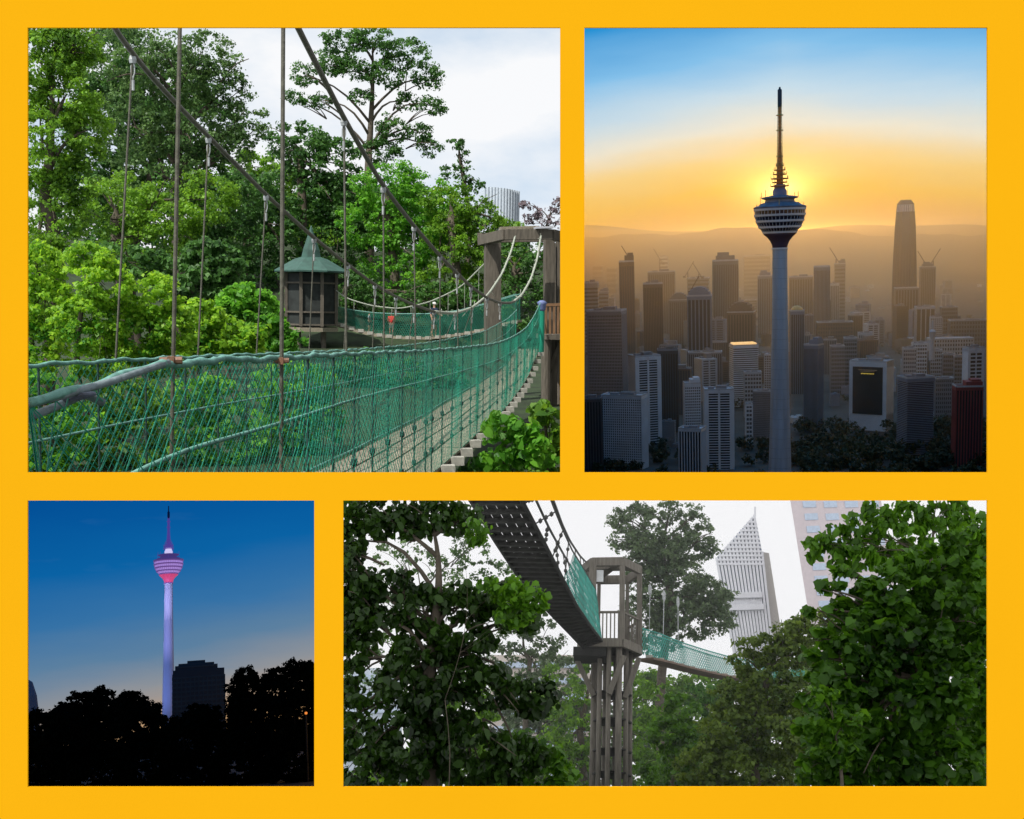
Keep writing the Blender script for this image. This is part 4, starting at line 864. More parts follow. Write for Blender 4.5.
for tries in range(600):                      # mid rise blocks
    D_ = float(31 * (3.6 ** rng.random())); x = float(rng.uniform(590, 984))
    if D_ < 36 and (x > 800 or abs(x - 781) < 20): continue
    hgt = float(rng.uniform(.7, 1.9)) * (1 if D_ > 40 else .75); wd_ = float(rng.uniform(.35, .8)); dp = float(rng.uniform(.3, .6)); kind = lr[int(rng.integers(1, 6))]; yaw = float(rng.choice([0, .25, -.25, .5]))
    c = pix(P2, x, 243, D_); base = np.array([c[0], D_, GZ]); rt = root(P2, 'mid_rise_building', '%s mid rise block, %s, %s' % (CN[kind], zone(x), dep(D_)), 'building', base, 'mid rise blocks filling the skyline')
    b = MB(); b.box(base + [0, 0, hgt / 2], (wd_ * .95, dp * .95, hgt), yaw); build(P2, 'glazing', b, G_[['d', 'b', 'w'][kk % 3]], rt)
    b = MB(); nfl = int(hgt / .075); n = int(wd_ / .07); sty = kk % 3
    if sty != 1:
        for i in range(1, nfl + 1): b.box(base + [0, 0, hgt * i / nfl - .01], (wd_ * .985, dp * .985, hgt / nfl * .45), yaw)
    if sty != 0:
        for i in range(n + 1):
            q = np.array([(-.5 + i / n) * wd_ * .97, 0, 0]); b.box(base + [q[0] * math.cos(yaw), q[0] * math.sin(yaw), hgt / 2], (.022, dp, hgt), yaw)
    else:
        for sg_ in (-1, 0, 1): b.box(base + [sg_ * wd_ * .46 * math.cos(yaw), sg_ * wd_ * .46 * math.sin(yaw), hgt / 2], (wd_ * .1, dp * 1.01, hgt), yaw)
    b.box(base + [0, 0, hgt + .01], (wd_, dp, .05), yaw); build(P2, 'wall', b, W_[kind], rt)
    b = MB(); b.box(base + [wd_ * .12, 0, hgt + .07], (wd_ * .4, dp * .5, .12 + .1 * (kk % 2)), yaw); b.box(base + [-wd_ * .25, 0, hgt + .05], (wd_ * .18, dp * .3, .08), yaw)
    if kk % 4 == 0: b.bar(base + [0, 0, hgt], base + [0, 0, hgt + .35], .015)
    build(P2, 'roof_plant', b, RF, rt); kk += 1
    if kk >= 85: break
parkm = leafmat('leaf_park', (.006, .014, .006), (.035, .055, .015), .2)
bl = []
for i in range(150):
    x = float(rng.uniform(796, 985)); D_ = float(rng.uniform(20.5, 29)); y = yb_(D_) - 3
    if y > 486: continue
    bl.append((x, y, float(rng.uniform(7, 13)), float(rng.uniform(5, 8)), D_ - 24))
for i in range(70):
    x = float(rng.uniform(590, 790)); D_ = float(rng.uniform(20.5, 26)); y = yb_(D_) - 3
    if y < 500: bl.append((x, y, float(rng.uniform(6, 11)), float(rng.uniform(4, 7)), D_ - 24))
for i in range(60):
    x = float(rng.uniform(590, 985)); D_ = float(rng.uniform(29, 70)); bl.append((x, yb_(D_) - 1, float(rng.uniform(6, 12)), float(rng.uniform(2, 4)), D_ - 24))
build(P2, 'park_trees', foliage(P2, bl, 24, 3, clump=3.5, per=12, flat=.8), parkm, label='dark mass of park and street trees at the foot of the towers', cat='trees', kind='stuff')
build(P2, 'playing_field', MB().lathe(np.array([pix(P2, 842, 243, 23.5)[0], 23.5, GZ + .02]), [(0, 0), (.5, 0), (.5, .006), (0, .006)], 24), mat('field', (.06, .055, .03), .9, .2), label='small round brown clearing in the dark park', cat='field')
for D_, y0, sd, lab in ((150, 231, 1.3, 0), (185, 228, 2.1, 0)):
    xs = np.linspace(560, 1060, 120); g0, g1, g2 = [], [], []
    for x in xs:
        h = y0 + 3.2 * math.sin(x * .021 + sd) + 1.6 * math.sin(x * .063 + sd * 2) + .6 * math.sin(x * .19) + abs(x - 780) * .012
        if D_ > 160: h = y0 + 3.5 * math.sin(x * .016 + 2.6) + 1.2 * math.sin(x * .05)
        g1.append(pix(P2, x, h, D_)); q = pix(P2, x, 243, D_ - 26); q[2] = GZ; g0.append(q); q = pix(P2, x, 243, D_ + 20); q[2] = GZ; g2.append(q)
    build(P2, 'hills', MB().sheet([g0, g1, g2]), mat('hill_forest', (.04, .05, .04), .9, .3, .2), kind='structure', smooth=True, base=(0, D_, GZ))

# ================================================================ PLACE 3: floodlit tower at dusk
def shift3(mth, t, u): return mth('ADD', mth('ADD', t, mth('MULTIPLY', u, -.13)), -.0)
def extra3(n, l, mth, tz, ux, col, noi):
    # a few faint cloud wisps high on the left
    h = n.new('ShaderNodeMix'); h.data_type = 'RGBA'; h.inputs[7].default_value = (*lin((70, 125, 175)), 1)
    f = mth('MULTIPLY', mth('GREATER_THAN', tz, .0), mth('MAXIMUM', mth('MULTIPLY', mth('SUBTRACT', noi.outputs[0], .58), 2.2), 0.0)); l.new(f, h.inputs[0]); l.new(col, h.inputs[6]); return h.outputs[2]
shell(P3, 2.03, 70, [(0, (200, 156, 106)), (.022, (184, 156, 128)), (.045, (142, 146, 152)), (.075, (92, 128, 160)), (.11, (54, 114, 166)), (.155, (10, 98, 164)), (.24, (0, 72, 146))], shift3, extra3)
nightsoil = mat('night_ground', (.002, .003, .002), .95, .3, 2)  # ground colour darkened to stand for the dusk
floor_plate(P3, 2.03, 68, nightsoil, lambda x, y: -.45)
litcon = mat('floodlit_concrete', (.55, .55, .62), .8, .05, 1.5)
pb = emit('lit_band_violet', (.55, .34, .85), .62); pnk = emit('lit_pink', (.85, .09, .25), .5); whl = emit('lit_white', (.75, .66, .95), .8); bl3 = emit('lit_mast_blue', (.13, .08, .42), .5)  # lit look of neck, drum and mast is put in as emission
tower(P3, 'telecom_tower', 'floodlit telecom tower glowing violet and pink over dark trees at dusk', 168.5, 752, 506, 583, 26, .56,
      dict(shaft=litcon, ring=emit('pod_ring_violet_glow', (.26, .12, .42), .42), neck=pnk, glass=pb, roof=emit('pod_roof_violet_glow', (.10, .06, .26), .5), drum=whl, warm=bl3, mast=bl3, dark=mat('aerial_dusk', (.05, .03, .10), .6, .1)), ms=.72)  # rings and roof carry their violet light as emission of their own
fx = pix(P3, 168.5, 752, 26)
for i, (dx, dz, e, tgt, col, sz) in enumerate(((-2.6, 5.6, 70, 618, (.42, .42, 1.0), 18), (-2.2, 6.0, 90, 594, (.62, .58, 1.0), 10), (-.9, 1.6, 5, 676, (.24, .34, 1.0), 60))):
    s3 = bpy.data.lights.new('floodlight', 'SPOT'); s3.energy = e * 15; s3.color = col; s3.spot_size = R(sz); s3.spot_blend = .9; s3.shadow_soft_size = .1
    o3 = link(bpy.data.objects.new('floodlight', s3)); lp = P3.R @ (fx + np.array([dx, -dz, .7])); tg = P3.R @ pix(P3, 168.5, tgt, 26)
    o3.location = lp; o3.rotation_euler = Vector(lp - tg).to_track_quat('Z', 'Y').to_euler()
NB = mat('night_bark', (.006, .005, .004), .9, .2)  # silhouette darkness is put into the bark colour
sg = 'dark trees below the floodlit tower'
for lab, bl, d_ in [
    ('black treetop at the left edge of the dusk view', [(38, 735, 22, 22), (62, 722, 18, 14), (45, 760, 30, 30)], 14),
    ('black tree with two raised tufts left of the floodlit tower', [(66, 714, 13, 10), (80, 702, 12, 10), (96, 708, 12, 14), (100, 696, 11, 8), (92, 728, 30, 20), (75, 750, 34, 24), (118, 718, 12, 14), (100, 770, 36, 26)], 13),
    ('black domed tree directly left of the tower foot', [(133, 704, 14, 9), (130, 696, 8, 5), (122, 712, 14, 12), (147, 712, 12, 9), (156, 720, 8, 5), (140, 732, 26, 22), (150, 765, 30, 34)], 12),
    ('low black tree in front of the dusk office block', [(185, 742, 24, 26), (205, 725, 14, 18), (196, 712, 9, 8), (215, 745, 14, 26), (190, 775, 34, 22), (219, 712, 5, 6)], 11.5),
    ('tall black tree on the right of the dusk view with tufted outline', [(245, 676, 10, 9), (236, 688, 8, 8), (252, 690, 16, 16), (245, 712, 18, 22), (233, 708, 6, 10), (275, 676, 11, 9), (272, 694, 16, 18), (262, 730, 34, 34), (250, 760, 34, 32)], 11),
    ('highest black tree at the right edge of the dusk view', [(293, 670, 10, 9), (306, 670, 12, 8), (300, 688, 18, 18), (312, 682, 12, 18), (298, 720, 28, 30), (300, 760, 30, 34)], 10.5)]:
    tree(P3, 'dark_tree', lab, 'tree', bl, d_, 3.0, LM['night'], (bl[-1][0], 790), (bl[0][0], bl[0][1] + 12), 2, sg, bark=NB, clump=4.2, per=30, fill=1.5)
D = 24; u = D / F; c = pix(P3, 199, 752, D); rt = root(P3, 'office_block', 'dark office block with a stepped rounded top beside the floodlit tower', 'building', c)
db = mat('dusk_wall', (.024, .038, .046), .8, .2); dg = mat('dusk_glass', (.004, .006, .01), .4, .2)  # wall and glass colours hold the darkness of dusk
b = MB(); b.box(c + [0, 0, 37 * u], (46 * u, 24 * u, 74 * u)); b.box(c + [-2.0 * u, 0, 72 * u], (38 * u, 22 * u, 12 * u)); build(P3, 'glazing', b, dg, rt)
b = MB()
for i in range(16): b.box(c + [0, 0, (4 + i * 4.2) * u], (47.5 * u, 25 * u, 1.6 * u))
for i in range(13): b.box(c + [(-23.2 + i * 3.87) * u, -12.3 * u, 34 * u], (.9 * u, .9 * u, 68 * u))
for i in range(3): b.box(c + [(-1.5) * u, 0, (70 + i * 3.4) * u], ((44 - i * 4) * u, 23.5 * u, 1.4 * u))
build(P3, 'wall', b, db, rt)
b = MB(); b.box(c + [-2 * u, 0, 79 * u], (32 * u, 18 * u, 2 * u)); b.box(c + [-2 * u, 0, 81 * u], (16 * u, 10 * u, 3 * u)); build(P3, 'roof', b, db, rt)
c = pix(P3, 27, 740, 34); u = 34 / F; b = MB(); b.lathe(c, [(10 * u, 0), (9.5 * u, 20 * u), (7 * u, 38 * u), (3 * u, 50 * u), (0, 52 * u)], 10)
build(P3, 'pointed_tower', b, mat('dusk_far', (.12, .14, .18), .8, .1), label='small pointed tower sliver at the left edge of the dusk view', cat='tower')

# ================================================================ PLACE 4: rope bridge seen from the forest floor
def shift4(mth, t, u): return t
shell(P4, 2.03, 150, [(-.2, (242, 243, 246)), (.2, (248, 248, 250)), (.5, (250, 250, 252))], shift4, strength=1.0)
floor_plate(P4, 2.03, 148, soil)
tim = mat('tower_timber', (.15, .135, .11), .85, .3, 4, .4, stretch=(4, 4, .5)); timd = mat('deck_underside_shade', (.022, .022, .02), .9, .4, 6, .3, stretch=(1, 5, 5))  # shade beneath the bridge is put into the second, near black colour
D0 = 44
# nearer bridge going over the viewer's head
br = root(P4, 'rope_bridge', 'overhead rope bridge seen from below, running to the timber tower in the lower right view', 'bridge', pix(P4, 540, 575, 30))
Lk4 = dense(pixs(P4, [(455, 474, 21.5), (473, 503, 23.5), (494, 538, 26), (516, 572, 30), (543, 605, 35), (570, 633, 40), (584, 648, D0 - 1)]), 70)
Rk4 = dense(pixs(P4, [(513, 484, 21.5), (523, 502, 23.5), (543, 540, 26), (560, 573, 30), (577, 606, 35), (592, 628, 40), (602, 641, D0 - 1)]), 70)
b = MB()
for i in range(0, 69): 
    a, c = Lk4[i], Rk4[i]; m_ = (Lk4[i + 1] - a); 
    if i % 2 == 0: b.bar(a + [0, 0, -.03], c + [0, 0, -.03], .12, .10)
build(P4, 'cross_bars', b, mat('bar_shaded', (.04, .04, .036), .85, .3), br)  # underside shade is put into the colour of the bars
for k in range(5):
    t0 = (k + .5) / 5; pth = Lk4 * (1 - t0) + Rk4 * t0; wd = np.linalg.norm(Rk4 - Lk4, axis=1).mean() / 5 * .94; b = MB()
    for i in range(0, 68, 4): b.bar(pth[i] + [0, 0, .05], pth[min(i + 4, 69)] + [0, 0, .05], wd, .04)
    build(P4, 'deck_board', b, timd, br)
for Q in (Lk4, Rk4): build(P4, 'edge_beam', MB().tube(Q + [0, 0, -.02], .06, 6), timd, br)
HR = dense(pixs(P4, [(541, 470, 21.5), (552, 503, 23.5), (562, 528, 26), (572, 550, 30), (582, 566, 35), (590, 580, 40), (596, 590, D0 - 1)]), 70)
C1 = dense(pixs(P4, [(527, 480, 21.5), (536, 500, 23.5), (549, 528, 27), (560, 548, 31), (568, 562, 36), (575, 573, D0)]), 50)
C2 = dense(pixs(P4, [(545, 480, 21.5), (554, 502, 23.5), (562, 524, 27), (570, 541, 32), (580, 556, 37), (586, 562, D0)]), 50)
dk4 = mat('dark_cable', (.06, .06, .055), .7, .2)
for C_ in (C1, C2): build(P4, 'main_cable', MB().tube(C_, .035, 6), dk4, br)
build(P4, 'handrail_rope', MB().tube(HR, .025, 6), dk4, br)
pth = []
for sg_ in (1, -1):
    for i in np.arange(-3, 72, .95):
        t = np.linspace(0, 1, 5); ii = np.clip(i + sg_ * 3 * (t - .5), 0, 69)
        if np.ptp(ii) < .5: continue
        g = lambda A: np.stack([np.interp(ii, np.arange(70), A[:, c_]) for c_ in range(3)], -1)
        pth.append(g(HR) * (1 - t[:, None]) + g(Rk4) * t[:, None])
n4 = mat('green_net_pale', (.03, .30, .24), .7, .25, 1.5)
pth = [q for q in pth if q[:, 1].mean() > 31]
build(P4, 'net', MB().strands(pth, .011), n4, br)
for i in range(6, 68, 5):
    b = MB(); q = Rk4[i]; j = np.argmin(abs(C1[:, 1] - q[1])); b.tube([C2[j] if i % 2 else C1[j], q], .018, 5)
    for k in (.25, .5, .75): b.lathe(q * k + C1[j] * (1 - k) if not i % 2 else q * k + C2[j] * (1 - k), [(0, -.08), (.05, -.03), (.05, .03), (0, .08)], 6)
    build(P4, 'hanger', b, dk4, br)
# timber tower
u = D0 / F; pc = pix(P4, 609.5, 648, D0); tw4 = root(P4, 'timber_tower', 'tall timber post tower with open hexagonal frame carrying the overhead bridge', 'tower', pix(P4, 610, 800, D0))
ztop = pix(P4, 608, 571, D0)[2]; rad = 31.5 * u; rp = 27 * u
ang = [R(-5 + 60 * k) for k in range(6)]
hexp = lambda r, z, k: np.array([pc[0] + math.cos(ang[k % 6]) * r, pc[1] + math.sin(ang[k % 6]) * r, z])
for k in range(6):
    build(P4, 'top_beam', MB().bar(hexp(rad, ztop, k), hexp(rad, ztop, k + 1), .16, .36), tim, tw4, bevel=.01)
    build(P4, 'post', MB().bar(hexp(rad * .96, pc[2], k), hexp(rad * .96, ztop + .1, k), (.3 if k == 4 else .22) if k not in (1, 2) else .15), tim, tw4, bevel=.02)
    build(P4, 'platform_beam', MB().bar(hexp(rad * 1.0, pc[2] - .1, k), hexp(rad * 1.0, pc[2] - .1, k + 1), .14, .34), tim, tw4)
    if k in (0, 4, 5, 3):
        b = MB(); b.bar(hexp(rad, pc[2] + 1.15, k), hexp(rad, pc[2] + 1.15, k + 1), .08)
        for j in range(1, 8): q = hexp(rad, pc[2], k) * (1 - j / 8) + hexp(rad, pc[2], k + 1) * j / 8; b.bar(q, q + [0, 0, 1.15], .05)
        build(P4, 'railing', b, tim, tw4)
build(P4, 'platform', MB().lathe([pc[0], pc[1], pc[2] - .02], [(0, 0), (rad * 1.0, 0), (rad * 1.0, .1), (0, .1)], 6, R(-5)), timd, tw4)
b = MB(); b.bar(hexp(rad, ztop + .1, 3), hexp(rad, ztop + .1, 0), .3, .1); b.bar(hexp(rad, ztop + .1, 2), hexp(rad, ztop + .1, 5), .3, .1); build(P4, 'roof_brace', b, tim, tw4)
build(P4, 'notice_plate', MB().box(pix(P4, 600, 576, D0 - 1.0), (.28, .05, .5)), mat('pale_notice', (.6, .62, .62), .6, .1), tw4)
zb = pix(P4, 610, 830, D0)[2]
for k, (x, dy) in enumerate(((594, 0), (600, -.7), (609, -.9), (619, -.9), (626, -.4), (630, .2), (605, .7), (615, .8))):
    q = pix(P4, x, 700, D0); q = np.array([q[0], pc[1] + dy, pc[2] - .15]); build(P4, 'leg', MB().tube([np.array([q[0], q[1], zb]), q], .10 if k % 3 else .13, 12), tim, tw4, smooth=True)
for z in (695, 722, 752, 775):
    q = pix(P4, 612, z, D0)[2]; b = MB(); b.lathe([pix(P4, 612, 700, D0)[0], pc[1], q], [(.55, -.03), (.78, -.03), (.78, .03), (.55, .03)], 8); build(P4, 'tie_collar', b, timd, tw4)
for k, (x0, y0, x1, y1, dy) in enumerate(((577, 660, 594, 696, -.2), (624, 656, 609, 694, -1.1), (639, 658, 625, 698, -.5), (606, 654, 606, 690, .9))):
    a = pix(P4, x0, y0, D0 + dy); c = pix(P4, x1, y1, D0 + dy); build(P4, 'brace', MB().bar(a, c, .2), tim, tw4)
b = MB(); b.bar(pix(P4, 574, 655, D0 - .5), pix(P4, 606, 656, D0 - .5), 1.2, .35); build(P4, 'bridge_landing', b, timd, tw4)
# second bridge leaving to the right
b2 = root(P4, 'rope_bridge', 'rope bridge with green net leaving the timber tower to the right', 'bridge', pix(P4, 690, 668, 52))
dkk = dense(pixs(P4, [(640, 654, D0 + 1), (658, 658, D0 + 3), (680, 664, D0 + 6), (705, 670, D0 + 9), (730, 675, D0 + 12), (765, 679, D0 + 16), (800, 680, D0 + 20)]), 60)
tpp = dense(pixs(P4, [(640, 628, D0 + 1), (658, 633, D0 + 3), (680, 642, D0 + 6), (705, 650, D0 + 9), (730, 657, D0 + 12), (765, 664, D0 + 16), (800, 667, D0 + 20)]), 60)
for off in (0, .9):
    pth = []
    for sg_ in (1, -1):
        for i in np.arange(-3, 62, .7):
            t = np.linspace(0, 1, 5); ii = np.clip(i + sg_ * 3 * (t - .5), 0, 59)
            if np.ptp(ii) < .5: continue
            g = lambda A: np.stack([np.interp(ii, np.arange(60), A[:, c_]) for c_ in range(3)], -1)
            pth.append(g(tpp) * (1 - t[:, None]) + g(dkk) * t[:, None] + [off * .4, off, 0])
    build(P4, 'net', MB().strands(pth, .012), n4, b2); build(P4, 'handrail_rope', MB().tube(tpp + [off * .4, off, 0], .03, 6), n4, b2)
b = MB()
for i in range(59): b.bar(dkk[i] + [.2, .45, -.08], dkk[i + 1] + [.2, .45, -.08], .8, .09)
build(P4, 'deck', b, mat('deck_brown', (.16, .11, .08), .9, .3), b2)
for i in range(3, 58, 4): build(P4, 'end_block', MB().box(dkk[i] + [0, -.12, -.1], (.3, .2, .16)), blockm, b2)
for i, x in enumerate((650, 664, 678)):
    a = pix(P4, x, 590 + i * 6, D0 + 2 + 2.5 * i); j = np.argmin(abs(topx(P4, tpp)[0] - x)); b = MB(); b.tube([a, tpp[j]], .018, 5); b.lathe(a, [(0, -.3), (.07, -.15), (.07, .15), (0, .3)], 8); build(P4, 'hanger', b, steel, b2)
# skyscraper with slanted glass top
Ds = 110
def P4s(x, y, dd=0): return pix(P4, x, y, Ds + dd)
sk = root(P4, 'skyscraper', 'pale skyscraper with a slanted pointed lattice top above the treetops', 'skyscraper', P4s(752, 700))
fw = mat('white_fins', (.80, .82, .86), .6, .05, 2); fg = mat('pale_glass', (.13, .18, .27), .25, .2, 2); fc = mat('cream_flank', (.62, .60, .54), .7, .05)  # the mist's paleness is put into the white fin colour
# corners: A left shoulder, B apex, C right shoulder, base left/right (the tower's lines converge upward)
def edge(f0, f1, t): return tuple(f0[i] * (1 - t) + f1[i] * t for i in range(2))
BL, BR, A_, Bp, Cc = (743, 700), (778, 700), (716.5, 558), (755, 514), (762, 552)
def fr(x, y, dd=0): return P4s(x, y, dd)
b = MB(); poly = [BL, BR, (762, 552), Bp, A_]; v = [fr(*q, 0) for q in poly] + [fr(*q, 8) for q in poly]; n = 5
b.add(v, [tuple(range(n)), tuple(range(n, 2 * n))[::-1]] + [(i, (i + 1) % n, n + (i + 1) % n, n + i) for i in range(n)]); build(P4, 'glazing', b, fg, sk)
b = MB(); nb = 13; wd = 1.45 * .1 * 1.15 * 1.4 * .5 * 2
for i in range(nb + 1):
    t = i / nb; lo_ = edge(BL, BR, t); sh_ = edge(A_, (762, 552), t)
    # where the fin meets the slanted roof line A->B or B->C
    x = sh_[0]; dx = (sh_[0] - lo_[0]) / (sh_[1] - lo_[1])
    yt_ = None
    for q in range(400):
        yy = sh_[1] - q * .15; xx = sh_[0] + dx * (yy - sh_[1])
        inside = (yy >= A_[1] + (xx - A_[0]) * (Bp[1] - A_[1]) / (Bp[0] - A_[0])) if xx < Bp[0] else (yy >= Bp[1] + (xx - Bp[0]) * (Cc[1] - Bp[1]) / (Cc[0] - Bp[0]))
        if not inside: break
        yt_ = (xx, yy)
    b.bar(fr(*lo_, -.15), fr(*(yt_ or sh_), -.15), wd, .35, up=(0, 1, 0))
build(P4, 'fins', b, fw, sk)
b = MB()
for y in np.arange(518, 566, 4.2):
    xl = A_[0] + (A_[1] - y) * (Bp[0] - A_[0]) / (A_[1] - Bp[1]) if y < A_[1] else A_[0] + (y - A_[1]) * .187; xr = Bp[0] + (y - Bp[1]) * .184
    if xr - xl > 1.5: b.bar(fr(xl, y, -.25), fr(xr, y, -.25), .25, .22)
build(P4, 'lattice', b, fw, sk)
for y, h in ((596, .45), (608, .45)): xl = A_[0] + (y - A_[1]) * .187; build(P4, 'white_band', MB().bar(fr(xl, y, -.5), fr(xl + 39.5 - (y - 558) * .03, y - 1, -.5), .4, h * 1.3), fw, sk)
b = MB()
for i in range(12):
    xl = 724.5 + i * 3.1; b.bar(fr(xl, 606, -.4), fr(xl + 1.5, 598, -.4), .2, .2); b.bar(fr(xl + 3, 606, -.4), fr(xl + 1.5, 598, -.4), .2, .2)
build(P4, 'truss_band', b, fw, sk)
b = MB(); poly = [(778, 700), (792, 700), (769, 553), (762.5, 552)]; v = [fr(*q, 1) for q in poly] + [fr(*q, 8) for q in poly]; n = 4
b.add(v, [tuple(range(n)), tuple(range(n, 2 * n))[::-1]] + [(i, (i + 1) % n, n + (i + 1) % n, n + i) for i in range(n)]); build(P4, 'side_block', b, fc, sk, label='cream coloured side block')
build(P4, 'mast', MB().bar(fr(755, 516), fr(755, 507), .18), fw, sk)
# pale block at the upper right
pk = mat('pink_wall', (.66, .58, .60), .8, .05, 3); pg = mat('pale_window', (.50, .60, .74), .3, .1)  # wall and window colours are paled to stand for fog
Ds = 100; hb = root(P4, 'apartment_block', 'pale pinkish high block with blue windows behind the upper right branches', 'building', P4s(830, 640))
b = MB(); poly = [(816, 660), (905, 660), (878, 480), (787, 480)]; v = [fr(*q, 0) for q in poly] + [fr(*q, 10) for q in poly]; n = 4
b.add(v, [tuple(range(n)), tuple(range(n, 2 * n))[::-1]] + [(i, (i + 1) % n, n + (i + 1) % n, n + i) for i in range(n)]); build(P4, 'wall', b, pk, hb)
for r_ in range(13):
    y = 492 + r_ * 12.5
    for c_ in range(4):
        x = 799 + c_ * 21 + (y - 480) * .158
        build(P4, 'window', MB().bar(fr(x, y, -.03), fr(x + 13, y - .5, -.03), .1, .66), pg, hb)
# glimpsed blocks at the lower left
cr4 = mat('cream_wall', (.62, .54, .48), .8, .06, 2)
for lab, x0, x1, y0, y1, m_ in (('pinkish building glimpsed through leaves right of the left foreground tree', 490, 590, 655, 800, cr4), ('white building glimpsed through leaves at the lower left edge of the lower right view', 335, 402, 668, 800, W_['white'])):
    hb = root(P4, 'glimpsed_building', lab, 'building', P4s((x0 + x1) / 2, y1)); Ds = 95
    b = MB(); poly = [(x0, y1), (x1, y1), (x1, y0), (x0, y0)]; v = [fr(*q, 0) for q in poly] + [fr(*q, 8) for q in poly]; n = 4
    b.add(v, [tuple(range(n)), tuple(range(n, 2 * n))[::-1]] + [(i, (i + 1) % n, n + (i + 1) % n, n + i) for i in range(n)]); build(P4, 'wall', b, m_, hb)
    for y in np.arange(y0 + 10, y1, 16):
        build(P4, 'window_band', MB().bar(fr(x0 + 4, y, -.2), fr(x1 - 4, y, -.2), .2, .5), pg, hb)
# misty air between the trees and the towers
hv = [np.array([(x - CX) / F * D, D, -(y - CY) / F * D]) @ P4.R for D in (16, 145) for (x, y) in ((332, 490), (1049, 490), (1049, 849), (332, 849))]
hz = MB(); hz.add(hv, [(0, 1, 2, 3), (7, 6, 5, 4), (0, 4, 5, 1), (1, 5, 6, 2), (2, 6, 7, 3), (3, 7, 4, 0)])
hm = bpy.data.materials.new('haze'); hm.use_nodes = True; n_ = hm.node_tree.nodes; n_.remove(n_['Principled BSDF']); pv = n_.new('ShaderNodeVolumePrincipled')
pv.inputs['Color'].default_value = (.97, .97, .98, 1); pv.inputs['Density'].default_value = .0009; pv.inputs['Anisotropy'].default_value = .3
hm.node_tree.links.new(pv.outputs[0], n_['Material Output'].inputs['Volume'])
build(P4, 'haze', hz, hm, base=(0, 0, 0), kind='stuff', clip=False)
# trees
g4 = 'trees around the overhead rope bridge'
tree(P4, 'round_crown_tree', 'tall grey green tree rising behind the timber tower', T, [(635, 520, 20, 14), (625, 540, 18, 14), (668, 512, 16, 14), (690, 520, 16, 16), (655, 545, 28, 22), (690, 550, 22, 22), (640, 570, 22, 20), (675, 580, 32, 24), (705, 595, 24, 22), (645, 605, 26, 24), (690, 620, 34, 24), (720, 620, 16, 18), (655, 640, 26, 16), (620, 520, 12, 14), (645, 510, 14, 10), (705, 540, 16, 18), (715, 600, 20, 24), (640, 555, 24, 24), (665, 560, 30, 30), (670, 610, 30, 26)], 66, 3.1, LM['far'], (670, 800), (672, 600), 5, g4, clump=6, per=34, fill=.85)
tree(P4, 'forest_tree', 'dark low tree behind the posts of the timber tower', T, [(560, 690, 30, 24), (575, 730, 34, 30), (650, 700, 26, 22), (645, 740, 26, 30), (560, 770, 40, 26), (640, 770, 30, 24), (605, 665, 30, 12)], 58, 4, LM['mid'], (580, 830), (580, 730), 4, g4, clump=7, per=30, fill=.7, gap=.12)
tree(P4, 'forest_tree', 'fresh green domed tree just right of the tower posts', T, [(680, 712, 18, 18), (668, 735, 20, 20), (690, 750, 26, 24), (672, 775, 34, 18)], 40, 4.4, LM['lime'], (680, 840), (680, 730), 3, g4, clump=7, per=34)
tree(P4, 'forest_tree', 'olive tree under the slanted skyscraper', T, [(765, 648, 26, 14), (790, 655, 26, 18), (750, 662, 20, 12), (795, 632, 22, 14), (820, 625, 22, 16), (770, 690, 40, 24), (740, 700, 30, 20), (735, 735, 34, 26), (780, 735, 40, 30), (750, 775, 50, 26), (710, 770, 34, 24)], 34, 4.2, LM['olive'], (765, 850), (765, 690), 4, g4, clump=7, per=38, fill=1.1)
tree(P4, 'forest_tree', 'dark tree between the domed tree and the olive tree', T, [(705, 700, 24, 16), (718, 735, 26, 22), (700, 765, 26, 22)], 46, 4, LM['dark'], (710, 840), (710, 730), 3, g4, clump=7, per=30)
tree(P4, 'forest_tree', 'hazy green tree to the left of the overhead bridge end', T, [(520, 620, 26, 20), (545, 640, 22, 20), (500, 650, 26, 22), (540, 670, 26, 20)], 60, 3.6, LM['far'], (530, 830), (530, 660), 3, g4, clump=6.5, per=30, fill=.7, gap=.15)
tree(P4, 'forest_tree', 'fine leaved tree showing bright sky at the left of the lower right view', T, [(400, 555, 34, 16), (440, 565, 34, 18), (470, 550, 26, 16), (500, 575, 24, 18), (380, 600, 34, 18), (420, 600, 26, 16), (370, 640, 30, 22), (365, 690, 28, 26), (400, 670, 24, 24), (370, 740, 30, 24), (460, 590, 30, 18)], 40, 3.6, LM['grey'], (420, 850), (430, 700), 3.4, g4, clump=6, per=22, fill=.55, gap=.3)
big = dict(shape=OUT6, aspect=.40, clump=10, per=20, droop=.35)
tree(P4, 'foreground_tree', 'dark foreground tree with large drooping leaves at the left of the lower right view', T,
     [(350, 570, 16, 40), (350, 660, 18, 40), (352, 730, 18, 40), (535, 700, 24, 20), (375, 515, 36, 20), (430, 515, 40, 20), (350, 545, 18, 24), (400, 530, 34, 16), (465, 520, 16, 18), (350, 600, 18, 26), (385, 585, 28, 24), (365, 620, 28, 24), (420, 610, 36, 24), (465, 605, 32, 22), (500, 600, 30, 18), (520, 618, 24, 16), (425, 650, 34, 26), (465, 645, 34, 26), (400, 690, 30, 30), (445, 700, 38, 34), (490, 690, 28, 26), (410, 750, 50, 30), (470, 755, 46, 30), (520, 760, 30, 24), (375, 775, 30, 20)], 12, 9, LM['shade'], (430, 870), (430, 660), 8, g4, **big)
tree(P4, 'foreground_tree', 'lighter leafy spray under the overhead bridge', T, [(505, 588, 24, 12), (530, 600, 20, 14), (515, 615, 22, 12), (475, 530, 12, 16)], 11.5, 8, LM['lime'], (432, 860), (445, 700), .5, g4, shape=OUT6, aspect=.42, clump=8, per=16, droop=.35, fill=.9)
